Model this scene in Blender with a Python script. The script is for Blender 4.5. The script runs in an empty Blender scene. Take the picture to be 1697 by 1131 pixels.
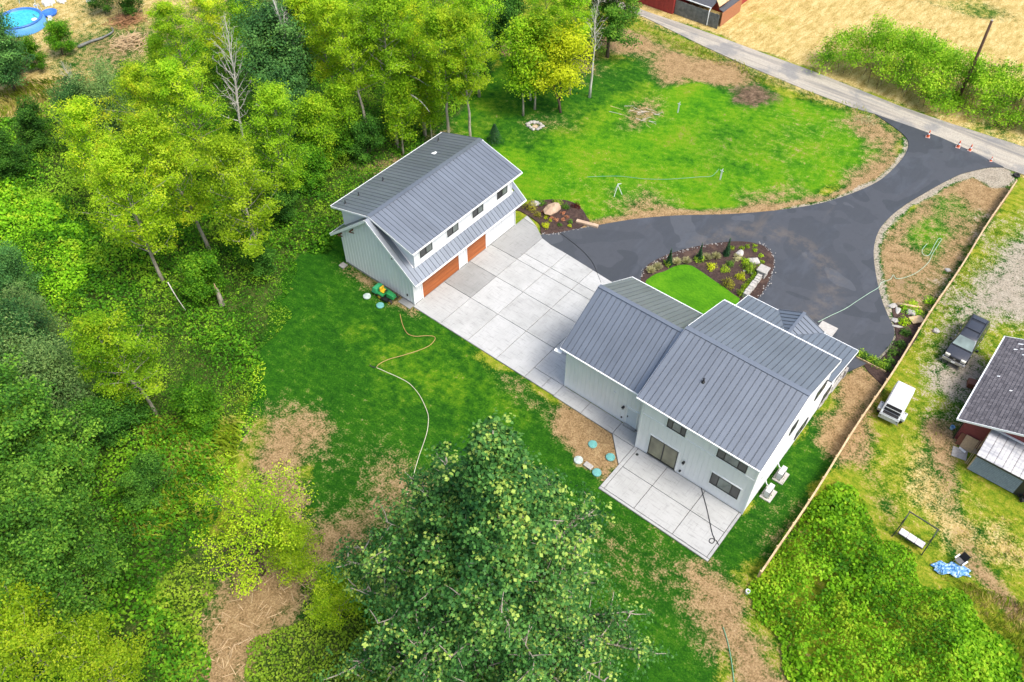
import bpy, math, random
import numpy as np
from mathutils import Vector, Matrix

S = bpy.context.scene
COL = S.collection
R = math.radians

# ------------------------------------------------------------------ camera, sky, sun, exposure
cam_d = bpy.data.cameras.new('camera'); cam = bpy.data.objects.new('camera', cam_d); COL.objects.link(cam)
cam.location = (16.067, -34.80, 54.3); cam.rotation_euler = (R(41.6), 0, R(39.4))
cam_d.sensor_width = 36; cam_d.lens = 29.17; cam_d.clip_start = 0.5; cam_d.clip_end = 3000
S.camera = cam

SUN_AZ = R(88)        # clockwise from +Y
SUN_EL = R(60)
W = bpy.data.worlds.new('World'); S.world = W; W.use_nodes = True
wn = W.node_tree.nodes; wl = W.node_tree.links
sky = wn.new('ShaderNodeTexSky'); sky.sky_type = 'NISHITA'; sky.sun_disc = False
sky.sun_elevation = SUN_EL; sky.sun_rotation = SUN_AZ
sky.air_density = 1.0; sky.dust_density = 4.0; sky.ozone_density = 1.0
wl.new(sky.outputs[0], wn['Background'].inputs[0]); wn['Background'].inputs[1].default_value = 0.125

sun_d = bpy.data.lights.new('sun', 'SUN'); sun_d.energy = 1.5; sun_d.angle = R(20); sun_d.color = (1, .96, .9)
sun = bpy.data.objects.new('sun', sun_d); COL.objects.link(sun)
sdir = Vector((math.sin(SUN_AZ)*math.cos(SUN_EL), math.cos(SUN_AZ)*math.cos(SUN_EL), math.sin(SUN_EL)))
sun.rotation_euler = (-sdir).to_track_quat('-Z', 'Y').to_euler(); sun.location = (0, 0, 120)

S.view_settings.view_transform = 'Standard'; S.view_settings.look = 'None'
S.view_settings.exposure = 1.18; S.view_settings.gamma = 1.0
S.render.resolution_x = 1024; S.render.resolution_y = 682

rng = np.random.default_rng(7)
random.seed(7)

# ------------------------------------------------------------------ mesh helpers
class MB:
    def __init__(s): s.v = []; s.f = []
    def quad(s, a, b, c, d):
        n = len(s.v); s.v += [a, b, c, d]; s.f.append((n, n+1, n+2, n+3)); return s
    def poly(s, pts):
        n = len(s.v); s.v += list(pts); s.f.append(tuple(range(n, n+len(pts)))); return s
    def box(s, x0, x1, y0, y1, z0, z1, rz=0, c=None):
        P = [(x0,y0,z0),(x1,y0,z0),(x1,y1,z0),(x0,y1,z0),(x0,y0,z1),(x1,y0,z1),(x1,y1,z1),(x0,y1,z1)]
        if rz:
            cx, cy = c if c else ((x0+x1)/2, (y0+y1)/2); co, si = math.cos(rz), math.sin(rz)
            P = [(cx+(x-cx)*co-(y-cy)*si, cy+(x-cx)*si+(y-cy)*co, z) for x, y, z in P]
        return s.hexa(P)
    def hexa(s, P):
        n = len(s.v); s.v += P
        for q in ((0,3,2,1),(4,5,6,7),(0,1,5,4),(1,2,6,5),(2,3,7,6),(3,0,4,7)): s.f.append(tuple(n+i for i in q))
        return s
    def bar(s, a, b, w, h=None):
        a, b = Vector(a), Vector(b); h = h or w; d = (b-a).normalized()
        u = d.cross(Vector((0,0,1)));
        if u.length < 1e-3: u = Vector((1,0,0))
        u.normalize(); v = u.cross(d)
        P = []
        for p in (a, b):
            for su, sv in ((-1,-1),(1,-1),(1,1),(-1,1)): P.append(tuple(p + u*su*w/2 + v*sv*h/2))
        n = len(s.v); s.v += P
        for q in ((3,2,1,0),(4,5,6,7),(0,1,5,4),(1,2,6,5),(2,3,7,6),(3,0,4,7)): s.f.append(tuple(n+i for i in q))
        return s
    def tube(s, pts, rad, k=6, cap=True):
        pts = [Vector(p) for p in pts]; m = len(pts)
        if not hasattr(rad, '__len__'): rad = [rad]*m
        n0 = len(s.v); u = None
        for i, p in enumerate(pts):
            d = (pts[min(i+1,m-1)]-pts[max(i-1,0)])
            if d.length < 1e-6: d = Vector((0,0,1))
            d.normalize()
            if u is None:
                u = d.cross(Vector((0.31,0.17,1)))
                if u.length < 1e-3: u = d.cross(Vector((1,0,0)))
            u = (u - d*u.dot(d)).normalized(); w = d.cross(u)
            for j in range(k):
                a = 2*math.pi*j/k; s.v.append(tuple(p + (u*math.cos(a)+w*math.sin(a))*rad[i]))
        for i in range(m-1):
            for j in range(k):
                a = n0+i*k+j; b = n0+i*k+(j+1)%k; s.f.append((a, b, b+k, a+k))
        if cap:
            s.f.append(tuple(n0+j for j in reversed(range(k)))); s.f.append(tuple(n0+(m-1)*k+j for j in range(k)))
        return s
    def lathe(s, prof, k=16, c=(0,0), sx=1, sy=1, cap=True):
        n0 = len(s.v)
        for r_, z in prof:
            for j in range(k):
                a = 2*math.pi*j/k; s.v.append((c[0]+r_*sx*math.cos(a), c[1]+r_*sy*math.sin(a), z))
        for i in range(len(prof)-1):
            for j in range(k):
                a = n0+i*k+j; b = n0+i*k+(j+1)%k; s.f.append((a, b, b+k, a+k))
        if cap: s.f.append(tuple(n0+(len(prof)-1)*k+j for j in range(k)))
        return s
    def prism(s, poly, z0, z1):
        a = sum(poly[i][0]*poly[(i+1)%len(poly)][1]-poly[(i+1)%len(poly)][0]*poly[i][1] for i in range(len(poly)))
        if a < 0: poly = poly[::-1]
        n = len(s.v); m = len(poly)
        s.v += [(x,y,z1) for x,y in poly] + [(x,y,z0) for x,y in poly]
        s.f.append(tuple(range(n, n+m)))
        for i in range(m):
            j = (i+1) % m; s.f.append((n+m+i, n+m+j, n+j, n+i))
        return s
    def mesh(s, name, smooth=False):
        me = bpy.data.meshes.new(name); me.from_pydata([tuple(p) for p in s.v], [], s.f); me.update()
        if smooth: me.polygons.foreach_set('use_smooth', [True]*len(me.polygons))
        return me

def link(name, me, mat=None, parent=None, loc=(0,0,0), rz=0, mw=None):
    o = bpy.data.objects.new(name, me); COL.objects.link(o)
    if mat and me and not me.materials: me.materials.append(mat)
    if parent: o.parent = parent
    if mw is not None: o.matrix_local = mw
    else: o.location = loc; o.rotation_euler = (0, 0, rz)
    return o
def build(name, mb, mat, parent=None, loc=(0,0,0), rz=0, smooth=False):
    return link(name, mb.mesh(name, smooth), mat, parent, loc, rz)
def tag(o, label, cat, group=None, kind=None):
    if label: o['label'] = label
    if cat: o['category'] = cat
    if group: o['group'] = group
    if kind: o['kind'] = kind
    return o
def thing(name, label, cat, loc=(0,0,0), rz=0, group=None):
    o = bpy.data.objects.new(name, None); COL.objects.link(o); o.empty_display_size = .3
    o.location = loc; o.rotation_euler = (0,0,rz); return tag(o, label, cat, group)
def copy_tree(o, parent=None):
    c = o.copy(); COL.objects.link(c); c.parent = parent
    for ch in list(o.children): copy_tree(ch, c)
    return c
def bevel(o, w=.02, seg=2):
    m = o.modifiers.new('bevel', 'BEVEL'); m.width = w; m.segments = seg; m.limit_method = 'ANGLE'; m.angle_limit = R(35); return o
def catmull(pts, n=5, closed=False):
    out = []; m = len(pts); P = [np.array(p, float) for p in pts]
    rngi = range(m) if closed else range(m-1)
    for i in rngi:
        p0 = P[(i-1) % m] if closed or i > 0 else P[0]; p1 = P[i]; p2 = P[(i+1) % m]
        p3 = P[(i+2) % m] if closed or i+2 < m else P[-1]
        for k in range(n):
            t = k/n
            out.append(tuple(.5*((2*p1)+(-p0+p2)*t+(2*p0-5*p1+4*p2-p3)*t*t+(-p0+3*p1-3*p2+p3)*t**3)))
    if not closed: out.append(tuple(P[-1]))
    return out

# ------------------------------------------------------------------ material helpers
MATS = {}
class NT:
    def __init__(s, name):
        s.m = bpy.data.materials.new(name); s.m.use_nodes = True; s.t = s.m.node_tree; s.n = s.t.nodes; s.l = s.t.links
        s.b = s.n['Principled BSDF']; MATS[name] = s.m
    def N(s, typ, **kw):
        n = s.n.new(typ)
        for k, v in kw.items():
            if k.startswith('i_'):
                key = k[2:]; key = int(key) if key.isdigit() else key.replace('_', ' ')
                if hasattr(v, 'is_output') : s.l.new(v, n.inputs[key])
                else: n.inputs[key].default_value = v
            else: setattr(n, k, v)
        return n
    def coord(s, kind='Object', scale=(1,1,1), rot=(0,0,0)):
        c = s.N('ShaderNodeTexCoord').outputs[kind]
        mp = s.N('ShaderNodeMapping'); mp.inputs['Scale'].default_value = scale; mp.inputs['Rotation'].default_value = rot
        s.l.new(c, mp.inputs[0]); return mp.outputs[0]
    def pos(s, scale=(1,1,1), rot=(0,0,0)):
        c = s.N('ShaderNodeNewGeometry').outputs['Position']
        mp = s.N('ShaderNodeMapping'); mp.inputs['Scale'].default_value = scale; mp.inputs['Rotation'].default_value = rot
        s.l.new(c, mp.inputs[0]); return mp.outputs[0]
    def noise(s, co, scale, detail=4, rough=.55, dist=0):
        n = s.N('ShaderNodeTexNoise'); n.inputs['Scale'].default_value = scale; n.inputs['Detail'].default_value = detail
        n.inputs['Roughness'].default_value = rough; n.inputs['Distortion'].default_value = dist
        s.l.new(co, n.inputs['Vector']); return n.outputs['Fac']
    def ramp(s, fac, stops):
        r = s.N('ShaderNodeValToRGB'); e = r.color_ramp.elements
        while len(e) < len(stops): e.new(.5)
        for el, (p, c) in zip(e, stops):
            el.position = p; el.color = (*c, 1) if hasattr(c, '__len__') else (c, c, c, 1)
        s.l.new(fac, r.inputs[0]); return r.outputs[0]
    def mix(s, fac, a, b, mode='MIX'):
        n = s.N('ShaderNodeMix', data_type='RGBA', blend_type=mode)
        for k, v in ((0, fac), (6, a), (7, b)):
            if hasattr(v, 'is_output'): s.l.new(v, n.inputs[k])
            else: n.inputs[k].default_value = v if not hasattr(v, '__len__') or len(v) == 4 else (*v, 1)
        return n.outputs[2]
    def math(s, op, a, b=0.0, c=None, clamp=False):
        n = s.N('ShaderNodeMath', operation=op, use_clamp=clamp)
        for i, v in enumerate((a, b) if c is None else (a, b, c)):
            if hasattr(v, 'is_output'): s.l.new(v, n.inputs[i])
            else: n.inputs[i].default_value = v
        return n.outputs[0]
    def mapr(s, v, a, b, c=0, d=1, smooth=True):
        n = s.N('ShaderNodeMapRange'); n.interpolation_type = 'SMOOTHSTEP' if smooth else 'LINEAR'
        s.l.new(v, n.inputs[0])
        for i, x in enumerate((a, b, c, d)): n.inputs[i+1].default_value = x
        return n.outputs[0]
    def bump(s, h, strength=.5, dist=.05):
        n = s.N('ShaderNodeBump'); n.inputs['Strength'].default_value = strength; n.inputs['Distance'].default_value = dist
        s.l.new(h, n.inputs['Height']); s.l.new(n.outputs[0], s.b.inputs['Normal'])
    def set(s, col=None, rough=None, metal=None, spec=None):
        for k, v in (('Base Color', col), ('Roughness', rough), ('Metallic', metal), ('Specular IOR Level', spec)):
            if v is None: continue
            if hasattr(v, 'is_output'): s.l.new(v, s.b.inputs[k])
            else: s.b.inputs[k].default_value = (*v, 1) if hasattr(v, '__len__') else v
        return s
    def rnd(s): return s.N('ShaderNodeObjectInfo').outputs['Random']

def plain(name, col, rough=.6, metal=0, var=.18, scale=6, spec=.5):
    t = NT(name); n = t.noise(t.coord(), scale, 5)
    a = tuple(c*(1-var) for c in col); b = tuple(min(1, c*(1+var)) for c in col)
    t.set(t.ramp(n, [(.3, a), (.7, b)]), rough, metal, spec); return t.m

# painted standing seam metal
def roof_metal(name, col):
    t = NT(name); co = t.pos((1,1,1)); n = t.noise(co, .35, 3); n2 = t.noise(co, 9, 3)
    r = t.rnd()
    c = t.ramp(n, [(.3, tuple(x*.88 for x in col)), (.7, tuple(x*1.12 for x in col))])
    c = t.mix(.3, c, t.ramp(r, [(0, tuple(x*.8 for x in col)), (1, tuple(x*1.2 for x in col))]))
    t.set(c, t.mapr(n2, .3, .7, .30, .40), .5, .5); t.bump(t.noise(co, 1.6, 2), .12, .02); return t.m
ROOF = roof_metal('roof_metal', (.20, .225, .255))
ROOFD = plain('roof_dark', (.022, .024, .028), .8)  # near-black; paints rib shade in the sheet gaps, also covers the barn roof
def siding():
    t = NT('white_siding'); co = t.pos((3,3,.6)); n = t.noise(co, 1.2, 5); n2 = t.noise(t.pos(), .25, 2)
    c = t.ramp(n, [(.25, (.76,.77,.765)), (.75, (.84,.845,.84))]); c = t.mix(t.mapr(n2, .35, .7, 0, .2), c, (.70,.72,.715))
    t.set(c, .62, 0, .3); return t.m
SIDE = siding()
TRIM = plain('white_trim', (.78,.80,.79), .5, var=.04)
BLACK = plain('black_frame', (.012,.013,.014), .4)
DARKM = plain('dark_metal', (.03,.03,.032), .45)
def glass(name, col, rough=.06):
    t = NT(name); n = t.noise(t.pos((1,1,.5)), .9, 2)
    t.set(t.ramp(n, [(.35, tuple(c*.5 for c in col)), (.7, col)]), rough, 0, .8); return t.m
GLASS = glass('window_glass', (.22,.26,.235)); GLASS2 = glass('screened_glass', (.075,.08,.08), .35)  # window_glass base is lightened so the reflection sits in its colour
GLASS3 = glass('patio_door_glass', (.26,.25,.16), .1)  # pale olive paints the reflection and the floor inside into the panes
def wooddoor():
    t = NT('cedar_door'); n = t.noise(t.pos((12,.55,9)), 1.3, 6, .65); r = t.rnd()
    c = t.ramp(n, [(.2, (.14,.032,.008)), (.5, (.38,.105,.024)), (.8, (.60,.21,.06))])
    c = t.mix(.45, c, t.ramp(r, [(0, (.2,.05,.014)), (.5,(.38,.11,.03)), (1, (.5,.165,.048))]))
    t.set(c, .5, 0, .4); return t.m
WOODD = wooddoor()
def concrete(name='concrete', dark=1.0, wet=True):
    t = NT(name); co = t.pos(); r = t.rnd()
    n1 = t.noise(co, .5, 5, .6); n2 = t.noise(t.pos((1,7,1)), .9, 6, .7); n3 = t.noise(co, 18, 4, .7); n4 = t.noise(t.pos((9,.7,1)), 1.1, 5, .65)
    c = t.ramp(n1, [(.3, (.33*dark,.335*dark,.32*dark)), (.7, (.45*dark,.455*dark,.44*dark))])
    c = t.mix(t.mapr(r, 0, 1, 0, .5), c, (.47*dark,.475*dark,.465*dark))
    c = t.mix(t.mapr(n2, .50, .68, 0, .45), c, (.17*dark,.175*dark,.16*dark))
    c = t.mix(t.mapr(n4, .54, .72, 0, .4), c, (.16*dark,.165*dark,.15*dark))
    c = t.mix(t.mapr(n3, .4, .8, 0, .22), c, (.22,.22,.21))
    t.set(c, t.mapr(n2, .4, .7, .85, .5), 0, .35); t.bump(n3, .15, .01); return t.m
CONC = concrete(); CONCD = concrete('concrete_damp', .68); CONCW = concrete('concrete_walk', .92)
def asphalt():
    t = NT('asphalt'); co = t.pos(); n = t.noise(co, .10, 3, .5, .4); n2 = t.noise(co, 40, 3, .75); n3 = t.noise(t.pos((1,.4,1), (0,0,.5)), .35, 5, .6, .3); n5 = t.noise(co, 1.5, 5, .65)
    r = t.N('ShaderNodeValToRGB'); r.color_ramp.interpolation = 'CONSTANT'; e = r.color_ramp.elements; e.new(.5); e.new(.6)
    for el, p, c in zip(e, (0,.42,.5,.58), ((.036,.042,.050),(.050,.056,.066),(.042,.048,.057),(.062,.069,.080))): el.position = p; el.color = (*c, 1)
    t.l.new(n, r.inputs[0]); c = r.outputs[0]
    c = t.mix(t.mapr(n3, .52, .68, 0, .4), c, (.085,.093,.108)); c = t.mix(t.mapr(n5, .5, .7, 0, .25), c, (.026,.029,.035)); c = t.mix(t.mapr(n2, .42, .75, 0, .35), c, (.095,.10,.108))
    dn = t.noise(t.pos((1.4,.35,1), (0,0,.35)), .22, 5, .6, .3); c = t.mix(t.mapr(dn, .60, .72, 0, .35), c, (.12,.10,.08))
    vd = t.N('ShaderNodeVectorMath', operation='DISTANCE'); t.l.new(co, vd.inputs[0]); vd.inputs[1].default_value = (*(-1.70, 23.87), .05); ring = t.math('MULTIPLY', t.mapr(vd.outputs['Value'], 4.6, 6.0), t.mapr(vd.outputs['Value'], 8.2, 6.6)); ring = t.math('MULTIPLY', ring, t.mapr(t.noise(co, .8, 6, .75), .42, .62)); c = t.mix(t.math('MULTIPLY', ring, .32), c, (.17,.135,.10))
    t.set(c, t.mapr(n3, .45, .65, .7, .5), 0, .4); t.bump(n2, .3, .012); return t.m
ASPH = asphalt()
def gravelroad():
    t = NT('gravel_road'); co = t.pos(); n = t.noise(t.pos((.06,1.0,1)), .85, 5, .6, .1); n2 = t.noise(co, 9, 5, .8); n3 = t.noise(co, .22, 4, .6)
    c = t.ramp(n, [(.32, (.20,.195,.185)), (.45, (.34,.31,.26)), (.55, (.44,.40,.325)), (.68, (.30,.285,.255))])
    c = t.mix(t.mapr(n3, .5, .62, 0, .7), c, (.19,.195,.20)); c = t.mix(t.mapr(n2, .42, .66, 0, .55), c, (.15,.14,.12)); c = t.mix(t.mapr(n2, .42, .3, 0, .4), c, (.52,.49,.43))
    t.set(c, .9, 0, .2); t.bump(n2, .5, .04); return t.m
GRAVEL = gravelroad()
def mulch():
    t = NT('mulch'); co = t.pos(); n = t.noise(co, 7, 6, .75); n2 = t.noise(co, .8, 3)
    c = t.ramp(n, [(.3, (.018,.011,.009)), (.55, (.060,.038,.032)), (.8, (.14,.098,.08))]); c = t.mix(t.mapr(n2, .5, .75, 0, .5), c, (.16,.10,.07))
    t.set(c, .9, 0, .2); t.bump(n, .8, .05); return t.m
MULCH = mulch()
def stone(name, a, b, sc=6):
    t = NT(name); co = t.coord(); n = t.noise(co, sc, 6, .65); r = t.rnd()
    c = t.mix(.35, t.ramp(n, [(.3, a), (.7, b)]), t.ramp(r, [(0, a), (1, b)])); t.set(c, .85, 0, .25); t.bump(n, .5, .04); return t.m
STONE_T = stone('tan_boulder', (.30,.20,.13), (.55,.42,.30), 2.5); STONE_W = stone('pale_stone', (.27,.255,.23), (.50,.48,.44)); STONE_G = stone('grey_stone', (.2,.19,.18), (.42,.40,.37))
WOOD_P = plain('pale_lumber', (.50,.36,.20), .75, var=.3, scale=3); WOOD_O = plain('cedar_fence', (.36,.19,.085), .75, var=.3, scale=3); WOOD_B = plain('brown_beam', (.16,.06,.03), .7)
WOOD_G = plain('weathered_boards', (.15,.155,.145), .85, var=.35, scale=2.5)
def bark(name, a, b, sc=3):
    t = NT(name); n = t.noise(t.coord('Object', (1,1,.35)), sc, 6, .7); t.set(t.ramp(n, [(.3, a), (.7, b)]), .9, 0, .15); t.bump(n, .6, .04); return t.m
BARK = bark('alder_bark', (.16,.14,.10), (.52,.47,.39)); BARKD = bark('dark_bark', (.05,.036,.026), (.17,.125,.09)); BARKW = bark('dead_bark', (.34,.32,.28), (.64,.61,.56))

def leafmat(name, cols, trans=.35, yellow=None, ys=.35, yamt=.8, rough=.55):
    """cols: dark, mid, light base colours picked by each leaf's own tint; yellow turns whole sprays."""
    t = NT(name); a = t.N('ShaderNodeAttribute', attribute_name='tint').outputs['Fac']; r = t.rnd()
    co = t.pos(); n = t.noise(co, ys, 3, .6)
    f = t.math('ADD', t.math('MULTIPLY', a, .75), t.math('MULTIPLY', t.math('SUBTRACT', n, .38), .9), clamp=True)
    c = t.ramp(f, [(.08, cols[0]), (.45, cols[1]), (.85, cols[2])] if len(cols) == 3 else list(zip((.08,.42,.64,.76), cols)))
    if yellow:
        yn = t.math('ADD', t.noise(co, ys*1.7, 4, .65), t.math('MULTIPLY', t.math('SUBTRACT', r, .5), .16))
        yn = t.math('ADD', yn, t.math('MULTIPLY', t.math('SUBTRACT', a, .5), .22))
        c = t.mix(t.mapr(yn, .50, .66, 0, yamt), c, yellow)
    br = t.mapr(t.math('FRACT', t.math('MULTIPLY', r, 7.31)), 0, 1, .72, 1.12, False)
    c = t.mix(1, c, t.N('ShaderNodeCombineColor', i_0=br, i_1=br, i_2=br).outputs[0], 'MULTIPLY')
    t.set(c, rough, 0, .10)
    tr = t.N('ShaderNodeBsdfTranslucent'); t.l.new(c, tr.inputs[0])
    ms = t.N('ShaderNodeMixShader'); ms.inputs[0].default_value = trans
    t.l.new(t.b.outputs[0], ms.inputs[1]); t.l.new(tr.outputs[0], ms.inputs[2])
    t.l.new(ms.outputs[0], t.n['Material Output'].inputs[0]); return t.m
L_ALDER = leafmat('alder_leaf', [(.13,.26,.010),(.40,.63,.020),(.66,.84,.05)], .5, (.76,.74,.04), yamt=.7)
L_GREEN = leafmat('green_alder_leaf', [(.09,.22,.010),(.30,.57,.020),(.55,.79,.04)], .5, (.66,.70,.03), yamt=.4)
L_MAPLE = leafmat('maple_leaf', [(.026,.09,.014),(.09,.26,.024),(.34,.60,.06)], .35)
L_DARK = leafmat('dark_leaf', [(.028,.09,.028),(.075,.21,.05),(.18,.38,.08)], .3)
L_DBUSH = leafmat('bush_leaf', [(.016,.065,.010),(.05,.165,.018),(.15,.34,.035)], .3)
L_WILLOW = leafmat('willow_leaf', [(.06,.14,.04),(.16,.30,.08),(.34,.50,.14)], .35)
L_COTTON = leafmat('cottonwood_leaf', [(.016,.070,.020),(.055,.175,.038),(.14,.32,.065),(.38,.52,.10)], .25, rough=.4)
L_YELLOW = leafmat('yellow_leaf', [(.36,.42,.012),(.62,.70,.02),(.82,.88,.06)], .5)
L_GOLD = leafmat('goldgreen_leaf', [(.14,.28,.012),(.38,.60,.02),(.70,.82,.05)], .5)
L_BRAM = leafmat('bramble_leaf', [(.06,.21,.010),(.27,.60,.018),(.58,.84,.05)], .4, (.60,.68,.05), ys=.22, yamt=.55)
L_UNDER = leafmat('undergrowth_leaf', [(.022,.09,.009),(.09,.28,.013),(.30,.57,.03)], .4, (.42,.60,.04), ys=.09, yamt=.5)
L_HEDGE = leafmat('hedge_leaf', [(.06,.18,.012),(.24,.48,.02),(.50,.72,.05)], .4, (.48,.50,.04), ys=.3, yamt=.5)
L_CON = leafmat('conifer_leaf', [(.01,.035,.014),(.022,.075,.025),(.05,.13,.04)], .1)
L_GRASS = leafmat('tall_grass_blade', [(.10,.19,.012),(.27,.36,.02),(.52,.48,.12)], .35, (.56,.44,.13), ys=.2, yamt=.7)
L_LIME = leafmat('lime_leaf', [(.12,.25,.02),(.27,.43,.03),(.46,.60,.06)], .35)
L_SHRUB = leafmat('shrub_leaf', [(.03,.09,.015),(.09,.21,.025),(.20,.36,.04)], .3)
L_OLIVE = leafmat('olive_leaf', [(.13,.14,.02),(.27,.27,.03),(.44,.40,.05)], .3)
L_ORANGE = leafmat('orange_leaf', [(.36,.12,.05),(.60,.26,.13),(.72,.40,.22)], .3)
L_RED = leafmat('red_leaf', [(.06,.012,.012),(.12,.022,.02),(.2,.05,.03)], .3)
L_PALE = leafmat('pale_grass_leaf', [(.32,.33,.12),(.54,.52,.24),(.72,.68,.40)], .35)

# ------------------------------------------------------------------ leaf meshes
def leaf_mesh(name, P, Nm, size, tint, aspect=.62, fold=.18, mat=None, blade=False, D=None):
    P = np.asarray(P, float); n = len(P)
    Nm = Nm/np.maximum(np.linalg.norm(Nm, axis=1, keepdims=True), 1e-6)
    if D is None: D = rng.normal(size=(n,3))
    D = D - Nm*(D*Nm).sum(1, keepdims=True); D /= np.maximum(np.linalg.norm(D, axis=1, keepdims=True), 1e-6)
    B = np.cross(Nm, D); s = np.asarray(size, float).reshape(-1,1)
    V = np.empty((n,4,3))
    V[:,0] = P - D*s*.5; V[:,2] = P + D*s*.5
    V[:,1] = P + B*s*.5*aspect + Nm*s*fold*.5; V[:,3] = P - B*s*.5*aspect + Nm*s*fold*.5
    me = bpy.data.meshes.new(name)
    me.vertices.add(n*4); me.vertices.foreach_set('co', V.reshape(-1))
    me.loops.add(n*4); me.loops.foreach_set('vertex_index', np.arange(n*4, dtype=np.int32))
    me.polygons.add(n); me.polygons.foreach_set('loop_start', np.arange(0, n*4, 4, dtype=np.int32))
    try: me.polygons.foreach_set('loop_total', np.full(n, 4, np.int32))
    except Exception: pass
    at = me.attributes.new('tint', 'FLOAT', 'POINT'); at.data.foreach_set('value', np.repeat(np.clip(tint, 0, 1), 4).astype(np.float32))
    me.update(calc_edges=True)
    if mat: me.materials.append(mat)
    return me
def unit(a): return a/np.maximum(np.linalg.norm(a, axis=-1, keepdims=True), 1e-9)
def vnoise(x, y, f, seed=0):
    """smooth value noise, numpy"""
    x = x*f; y = y*f; xi = np.floor(x).astype(int); yi = np.floor(y).astype(int); u = x-xi; v = y-yi
    u = u*u*(3-2*u); v = v*v*(3-2*v)
    def h(a, b):
        k = (a*374761393 + b*668265263 + seed*974711) & 0x7fffffff; k = ((k ^ (k >> 13))*1274126177) & 0x7fffffff
        return ((k ^ (k >> 16)) & 0xffff)/65535.
    return (h(xi,yi)*(1-u)+h(xi+1,yi)*u)*(1-v) + (h(xi,yi+1)*(1-u)+h(xi+1,yi+1)*u)*v
def inside(x, y, poly):
    c = np.zeros(x.shape, bool); n = len(poly)
    for i in range(n):
        x1, y1 = poly[i]; x2, y2 = poly[(i+1) % n]
        if y1 == y2: continue
        k = ((y1 > y) != (y2 > y)) & (x < (x2-x1)*(y-y1)/(y2-y1)+x1); c ^= k
    return c
def segdist(x, y, poly, closed=True):
    d = np.full(x.shape, 1e9); n = len(poly)
    for i in range(n if closed else n-1):
        x1, y1 = poly[i]; x2, y2 = poly[(i+1) % n]; dx, dy = x2-x1, y2-y1; L = dx*dx+dy*dy+1e-9
        t = np.clip(((x-x1)*dx+(y-y1)*dy)/L, 0, 1); d = np.minimum(d, np.hypot(x-x1-t*dx, y-y1-t*dy))
    return d
def sd(x, y, poly): return np.where(inside(x, y, poly), 1, -1)*segdist(x, y, poly)

# ------------------------------------------------------------------ ground: one sheet, cover mixed per place
fx = np.arange(-128, 46.01, .5); fy = np.arange(-52, 108.01, .5)
gx = np.concatenate([[-900,-500,-300,-180], fx, [70,120,300,900]]); gy = np.concatenate([[-900,-400,-150,-80], fy, [140,220,400,900]])
GX, GY = np.meshgrid(gx, gy, indexing='ij'); X1 = GX.ravel(); Y1 = GY.ravel()
CW = np.zeros((len(X1), 8)); CW[:,6] = 1
wob = (vnoise(X1,Y1,.35,3)-.5)*2.2 + (vnoise(X1,Y1,1.1,4)-.5)*1.0
LD, LB, DI, ST, GR, MU, WE, FO = range(8)
def lay(a, ch):
    CW[:] *= (1-a)[:,None]; CW[:,ch] += a
def paint(poly, ch, amt=1., fe=1.2, wb=1.):
    if ch in (DI, MU, GR) and amt < .97: fe *= 1.7
    d = sd(X1, Y1, poly) + wob*wb*min(1, fe); lay(amt*np.clip(d/(2*fe)+.5, 0, 1), ch)
def stroke(line, w, ch, amt=1., fe=.5):
    d = w - segdist(X1, Y1, line, False) + wob*.5*fe; lay(amt*np.clip(d/(2*fe)+.5, 0, 1), ch)
ROAD_UP = [(-51.84, 60.24), (-43.44, 60.12), (-38.03, 60.01), (-33.49, 60.20), (-27.18, 60.33), (-21.02, 60.21), (-13.96, 60.26), (-8.95, 59.96), (-2.67, 59.59), (3.05, 59.84), (7.40, 60.20), (10.98, 60.49), (20.43, 60.46)]
ROAD_LO = [(-50.07, 57.89), (-42.35, 58.54), (-37.62, 58.51), (-32.70, 57.74), (-27.79, 56.97), (-21.68, 56.29), (-13.37, 55.82), (-7.08, 55.80), (-4.24, 56.21), (3.29, 56.38), (7.47, 55.88), (10.59, 55.22), (12.56, 55.34), (21.72, 55.11)]
WOODS = [(-106.89, -18.04), (-84.24, -7.08), (-78.94, 1.44), (-79.36, 11.92), (-87.81, 33.12), (-60.34, 55.69), (-47.33, 40.14), (-39.90, 26.91), (-39.17, 11.51), (-35.53, 3.29), (-36.13, -2.81), (-32.55, -8.06), (-28.67, -13.97), (-25.06, -19.03), (-21.22, -25.65), (-19.91, -30.69), (-11.46, -32.88), (-7.38, -37.21), (-23.99, -50.85)]
paint(WOODS, FO, 1, 1.5)
paint([(-128.29, -9.58), (-146.09, 15.93), (-90.22, 36.18), (-79.47, 14.72), (-78.94, 1.44), (-83.05, -7.72), (-89.98, -24.74)], ST, .62, 1.5)
paint([(-92.31, 7.15), (-86.54, 16.00), (-84.85, 30.73), (-79.58, 17.60), (-80.95, 6.87), (-83.62, 1.08)], DI, .5, 2)
paint([(-89.86, -4.05), (-82.48, 2.01), (-76.71, 3.28), (-78.09, -6.03), (-79.81, -16.38)], ST, .8, 2)
paint([(-51.20, 68.23), (-38.08, 60.08), (-27.22, 60.41), (-13.96, 60.26), (-2.67, 59.59), (10.98, 60.49), (26.03, 61.15), (40.32, 108.34), (6.85, 181.58), (-80.53, 109.80)], ST, .93, .8)
paint([(-11.30, 86.52), (-4.19, 94.65), (2.22, 88.91), (-4.35, 85.62)], WE, .5, 2)
paint([(3.73, 62.76), (9.34, 65.79), (10.83, 60.95), (4.80, 59.73)], WE, .5, 1)
stroke(ROAD_LO, 2.2, ST, .55, 1.2)
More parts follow.
